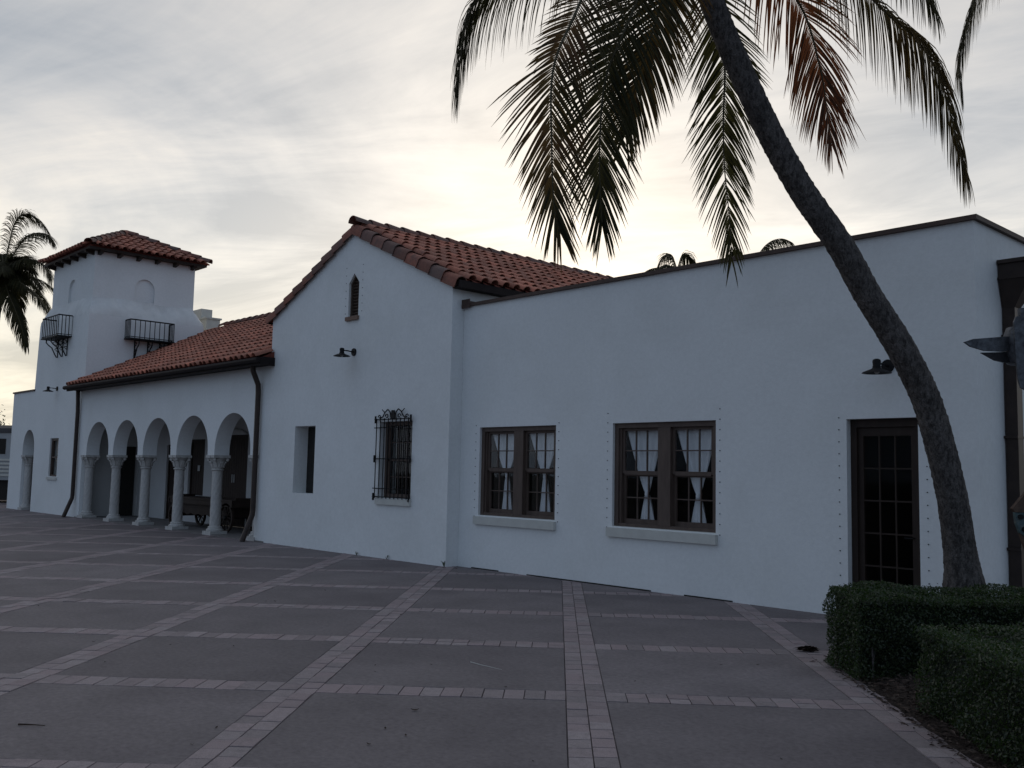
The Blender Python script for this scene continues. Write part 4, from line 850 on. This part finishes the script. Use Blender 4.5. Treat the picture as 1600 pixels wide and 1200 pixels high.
# ------------------------------------------------------------------ hedges
def hedge(s0, s1, t0, t1, h, n, label, seed):
    r = np.random.default_rng(seed); o = empty('hedge', st((s0+s1)/2, (t0+t1)/2, 0), label, 'hedge', 'clipped hedges in the planting bed')
    # uneven core
    q = MB(); a, b = 26, 46; e1 = np.array(E1); e2 = np.array(E2)
    c0, c1, d0, d1 = s0+.05, s1-.05, t0+.05, t1-.05
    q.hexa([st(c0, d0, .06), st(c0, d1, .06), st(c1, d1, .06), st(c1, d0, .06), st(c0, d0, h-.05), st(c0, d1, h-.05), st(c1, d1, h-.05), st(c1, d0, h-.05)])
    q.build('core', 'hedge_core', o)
    Ls_, Lt = s1-s0, t1-t0; areas = np.array([Ls_*h, Ls_*h*.3, Lt*h, Lt*h*.3, Ls_*Lt]); pick = r.choice(5, n, p=areas/areas.sum())
    u = r.random(n); v = r.random(n); dep = np.abs(r.normal(0, .035, n))-.015
    def lump(x, y): return .022*np.sin(x*5.1+seed)+.02*np.sin(y*6.3+1.7*seed)+.014*np.sin((x+y)*11)
    P = np.zeros((n, 3)); Nn = np.zeros((n, 3))
    for k in range(5):
        m_ = pick == k; uu, vv_, dd = u[m_], v[m_], dep[m_]
        if k < 2: s_ = s0+Ls_*uu; z = .03+(h-.03)*vv_; l = lump(s_, z*2); t_ = (t0+dd+l) if k == 0 else (t1-dd-l); nv = -e2 if k == 0 else e2
        elif k < 4: t_ = t0+Lt*uu; z = .03+(h-.03)*vv_; l = lump(t_, z*2); s_ = (s0+dd+l) if k == 2 else (s1-dd-l); nv = -e1 if k == 2 else e1
        else: s_ = s0+Ls_*uu; t_ = t0+Lt*vv_; z = h-dd-lump(s_, t_); nv = np.array([0, 0, 1.])
        z = np.where(r.random(z.size) < .012, z+r.random(z.size)*.035, z)
        P[m_] = s_[:, None]*e1+t_[:, None]*e2+z[:, None]*np.array([0, 0, 1]); Nn[m_] = nv
    # round the corners a little
    D = Nn*.7+r.normal(0, .75, (n, 3)); D /= np.linalg.norm(D, axis=1)[:, None]
    A = np.cross(D, r.normal(0, 1, (n, 3))); A /= np.linalg.norm(A, axis=1)[:, None]; Bv = np.cross(D, A)
    l = r.uniform(.0075, .0155, n)[:, None]; w_ = l*r.uniform(.45, .62, n)[:, None]
    V = np.stack([P-A*l, P+Bv*w_+D*l*.18, P+A*l, P-Bv*w_+D*l*.18], 1).reshape(-1, 3); idx = np.arange(n)[:, None]*4
    F = np.concatenate([idx+[0, 1, 2], idx+[0, 2, 3]], 1).reshape(-1, 3)
    tag(link('foliage', np_mesh('foliage', V, F, 'hedge_leaf'), o), kind='stuff')
    q = MB()
    for k in range(int(Ls_*9)):
        c = st(s0+Ls_*random.random(), t0+.06+random.random()*.1, 0); q.tube([c, c+Vector((random.uniform(-.03, .03), random.uniform(-.03, .03), .3))], .007, 5)
    tag(q.build('stems', 'bark', o), kind='stuff')
hedge(8.28, 9.10, 2.49, 8.2, .70, 105000, 'clipped dark green hedge at the foot of the leaning palm', 3)
hedge(4.2, 7.22, 2.62, 7.2, .635, 150000, 'clipped dark green hedge nearest the camera at the right corner', 5)
# ------------------------------------------------------------------ metal sculpture at the right edge
o = empty('metal_sculpture', (-2.85, 9.15, 0), 'weathered metal figure with a fin shaped blade and teal plate at the right edge', 'sculpture')
R_, U_, F_ = rh_, ZUP, fh
c0 = Vector((-3.088, 8.897, 0))
def sp(a, z, d=0.0): return c0+R_*a+U_*z+F_*d
q = MB(); q.tube([sp(.24, .0, .1), sp(.22, 1.4, .1), sp(.17, 2.6, .08), sp(.15, 2.75, .06)], .035, 8); q.build('post', 'rust', o)
q = MB(); q.lathe([(.02, -.16), (.13, -.15), (.155, -.08), (.155, .1), (.13, .17), (.02, .18)], tuple(sp(.06, 2.86, .02)), 20); q.build('body', 'metal_blue', o, True)
q = MB(); slabpoly(q, [(-.475, 2.888), (-.40, 2.915), (-.12, 2.942), (-.02, 2.945), (-.02, 2.83), (-.14, 2.812), (-.30, 2.815), (-.42, 2.85)], [], lambda a, z, d: tuple(sp(a, z, d)), -.03, .0); q.build('blade', 'metal_blue', o)
q = MB(); slabpoly(q, [(-.32, 2.80), (-.02, 2.815), (-.02, 2.735), (-.10, 2.715), (-.20, 2.735)], [], lambda a, z, d: tuple(sp(a, z, d)), -.005, .02); q.build('lower_blade', 'metal_dark', o)
q = MB(); slabpoly(q, [(-.125+.0, 3.05), (-.105, 3.10), (-.06, 3.105), (.0, 3.06), (.03, 3.0), (.02, 2.6), (.0, 2.50), (-.04, 2.465), (-.08, 2.485), (-.10, 2.56), (-.115, 2.75)], [], lambda a, z, d: tuple(sp(a+.02, z, d-.13)), -.02, .0); q.build('plate', 'metal_blue', o)
for a, z in ((.02, 2.875),): q = MB(); q.tube([sp(a, z, -.19), sp(a, z, -.13)], .035, 14); q.build('eye_ring', 'metal_dark', o)
q = MB(); q.tube([sp(.08, 3.0, .02), sp(.08, 3.2, .02)], .055, 14); q.build('neck_pipe', 'metal_blue', o)
q = MB(); slabpoly(q, [(-.145, 1.455), (-.02, 1.60), (.12, 1.52), (.12, 1.42), (-.12, 1.425)], [], lambda a, z, d: tuple(sp(a+.10, z, d+.1)), -.03, .02); q.build('hood', 'rust', o)
q = MB(); slabpoly(q, [(-.12, 1.424), (.12, 1.419), (.11, 1.2), (-.02, 1.20), (-.08, 1.25), (-.11, 1.33)], [], lambda a, z, d: tuple(sp(a+.10, z, d+.1)), -.02, .02); q.build('face_plate', 'teal', o)
q = MB(); slabpoly(q, [(-.075, 1.24), (-.02, 1.199), (.11, 1.199), (.11, .98), (.02, 1.02), (-.04, 1.12)], [], lambda a, z, d: tuple(sp(a+.10, z, d+.1)), -.015, .02); q.build('jaw', 'rust', o)
for a, z in ((.025, 1.385), (.055, 1.28)): q = MB(); q.tube([sp(a, z, .06), sp(a, z, .085)], .022, 12); q.build('bolt', 'iron', o)
# ------------------------------------------------------------------ background at the left edge: rail coach and tree
base = Vector((-44.6, 12.4, 0)); o = empty('rail_coach', base, 'silver fluted rail coach beyond the low wall at the left edge', 'rail coach')
def cp_(a, d, z): return tuple(base+R_*a+F_*d+U_*z)
def cbox(q, a0, a1, d0, d1, z0, z1): return q.hexa([cp_(a0, d0, z0), cp_(a1, d0, z0), cp_(a1, d1, z0), cp_(a0, d1, z0), cp_(a0, d0, z1), cp_(a1, d0, z1), cp_(a1, d1, z1), cp_(a0, d1, z1)])
q = MB(); cbox(q, -9, 6, 0, 2.6, .95, 2.95); q.build('body', 'coach_steel', o)
q = MB(); slabpoly(q, [(-.08, 2.95), (2.68, 2.95), (2.5, 3.15), (1.9, 3.3), (.7, 3.3), (.1, 3.15)], [], lambda d, z, a: cp_(a, d, z), -9.1, 6.1); q.build('roof', 'metal_dark', o)
for k in range(5): q = MB(); cbox(q, -9, 6, -.05, -.002, 1.12+k*.16, 1.21+k*.16); q.build('flute', 'sill', o)
for k in range(8): q = MB(); a = -8.6+k*1.8; cbox(q, a, a+1.3, -.03, -.001, 2.05, 2.7); q.build('window', 'sign_dark', o)
q = MB(); cbox(q, -8.5, 5.5, .15, 2.4, .1, .949); q.build('undercarriage', 'sign_dark', o)
tr = empty('tree', (-67.2, 16.3, 0), 'dark distant tree top above the rail coach at the left edge', 'tree')
tc = Vector((-67.2, 16.3, 4.35)); trunk([(-67.2, 16.3, -.05), (-67.2, 16.4, 2.5), tuple(tc)], .22, .1, tr, n=12, ns=8)
q = MB()
for k in range(9): a = random.uniform(0, 6.28); q.tube([tuple(tc+Vector((0, 0, -1.8))), tuple(tc+Vector((math.cos(a)*1.2, math.sin(a)*1.2, random.uniform(-.6, 1))))], [.06, .02], 5)
q.build('limbs', 'bark', tr)
V = []; F = []
cl_ = [tc+Vector((random.gauss(0, .9), random.gauss(0, .9), random.gauss(0, .5))) for k in range(26)]
for c in cl_:
    for k in range(150):
        p = c+Vector((random.gauss(0, .32), random.gauss(0, .32), random.gauss(0, .2))); d = Vector((random.gauss(0, 1), random.gauss(0, 1), random.gauss(0, 1))).normalized()*.11; e = d.cross(Vector((random.gauss(0, 1), random.gauss(0, 1), 1))).normalized()*.045
        n_ = len(V); V += [tuple(p-d), tuple(p+e), tuple(p+d), tuple(p-e)]; F += [(n_, n_+1, n_+2), (n_, n_+2, n_+3)]
tag(link('crown', np_mesh('crown', V, F, 'hedge_leaf'), tr), kind='stuff')
# ------------------------------------------------------------------ litter on the paving
LV = [(-5.491, 4.259, 1.6), (-5.233, 3.822, 1), (-5.016, 3.825, 1), (-4.996, 3.528, 1.1), (-4.118, 4.072, .6), (-6.693, 5.358, .8), (-6.961, 4.955, .8), (-6.743, 4.802, .6), (-5.656, 2.705, .7), (-5.916, 2.989, 1), (-9.468, 3.493, .9), (-8.439, 3.219, .7), (-8.491, 4.424, .8), (-8.894, 3.989, .8), (-5.653, 5.273, .8), (-5.137, 7.426, .8), (-4.934, 7.696, .8), (-5.164, 6.256, .7), (-3.209, 5.256, .7), (-6.851, 9.554, .9), (-11.63, 7.396, 1.1), (-9.203, 6.889, 1.1), (-11.023, 6.284, 1.2), (-11.102, 6.2, .8), (-12.197, 3.839, 1), (-13.0, 10.9, 1.4), (-13.3, 10.85, 1.4), (-15.0, 10.8, 1.2)]
def leaf_mesh():
    q = MB(); n_ = 6; vv = []
    for k in range(n_+1):
        u = k/n_; w_ = .017*math.sin(math.pi*min(1, u*.96+.03)); x = -.035+.07*u; z = .006+.010*(2*u-1)**2
        vv += [(x, -w_, z+.006), (x, 0, z), (x, w_, z+.005)]
    q.add(vv, [(k*3+c, k*3+c+1, k*3+4+c, k*3+3+c) for k in range(n_) for c in range(2)]); return q.mesh('fallen_leaf', 'leaf_dead')
lm = leaf_mesh()
for x, y, s in LV:
    o = link('fallen_leaf', lm, None, Matrix.Translation((x, y, .001)) @ Matrix.Rotation(random.uniform(0, 6.3), 4, 'Z') @ Matrix.Scale(s*.48, 4))
    tag(o, 'small dry leaf lying on the paving', 'leaf', 'fallen leaves scattered on the paving')
# crumpled palm litter by the hedge corner
q = MB(); c = Vector((-4.99, 8.66, .0))
for k in range(16):
    a = random.gauss(0, .5); d = R_*math.cos(a)+F_*math.sin(a); p = c+R_*random.uniform(-.05, .05)+F_*random.uniform(-.03, .03)+ZUP*random.uniform(.012, .035); l = random.uniform(.05, .10); e = d.cross(ZUP)*random.uniform(.012, .03)+ZUP*random.uniform(-.01, .02)
    q.add([p-d*l, p-d*l*.4+e+ZUP*.02, p+ZUP*.03, p+d*l*.5+e+ZUP*.012, p+d*l, p+d*l*.3-e, p-d*l*.5-e], [(0, 1, 2), (2, 3, 4), (0, 2, 6), (2, 4, 5), (2, 5, 6)])
tag(q.build('dry_frond_piece', 'leaf_dead'), 'dark crumpled piece of dry palm on the pavers by the hedge corner', 'plant litter')
def twig(p0, p1, label, m_='chip', r=.006):
    q = MB(); p0, p1 = Vector(p0), Vector(p1); k = (p1-p0).cross(ZUP)*.05
    q.tube([p0+ZUP*r, p0.lerp(p1, .4)+k+ZUP*(r+.004), p1+ZUP*r], [r, r*.8, r*.4], 5); tag(q.build('twig', m_), label, 'twig')
twig((-6.576, 5.703, .001), (-6.162, 5.699, .001), 'thin pale twig on the slab in the middle of the plaza', 'sill', .003)
twig((-6.75, 2.05, .001), (-6.62, 2.17, .001), 'dark twig on the slab at the left edge', 'leaf_dead', .006)
twig((-3.35, 7.2, .004), (-3.13, 6.98, .004), 'dry brown twig on the pavers beside the near hedge')
# weeds at the foot of the wall
def weed(x, y, label, s=1.0):
    q = MB()
    for k in range(9):
        a = random.uniform(0, 6.3); d = Vector((math.cos(a), math.sin(a), 0)); l = random.uniform(.04, .09)*s; p = Vector((x, y, .0)); e = Vector((-d.y, d.x, 0))*.006*s
        q.add([p-e, p+e, p+d*l*.5+ZUP*l+e, p+d*l*.5+ZUP*l-e, p+d*l+ZUP*l*1.1], [(0, 1, 2, 3), (3, 2, 4)])
    tag(q.build('weed', 'hedge_leaf'), label, 'weed')
weed(-15.1, YG-.04, 'small weed at the foot of the gable wall below the grille')
weed(-13.36, YG-.05, 'small dark weed at the corner of the gable wall', 1.2)
weed(-16.1, YG-.04, 'tiny weed at the foot of the gable wall left of the grille', .8)
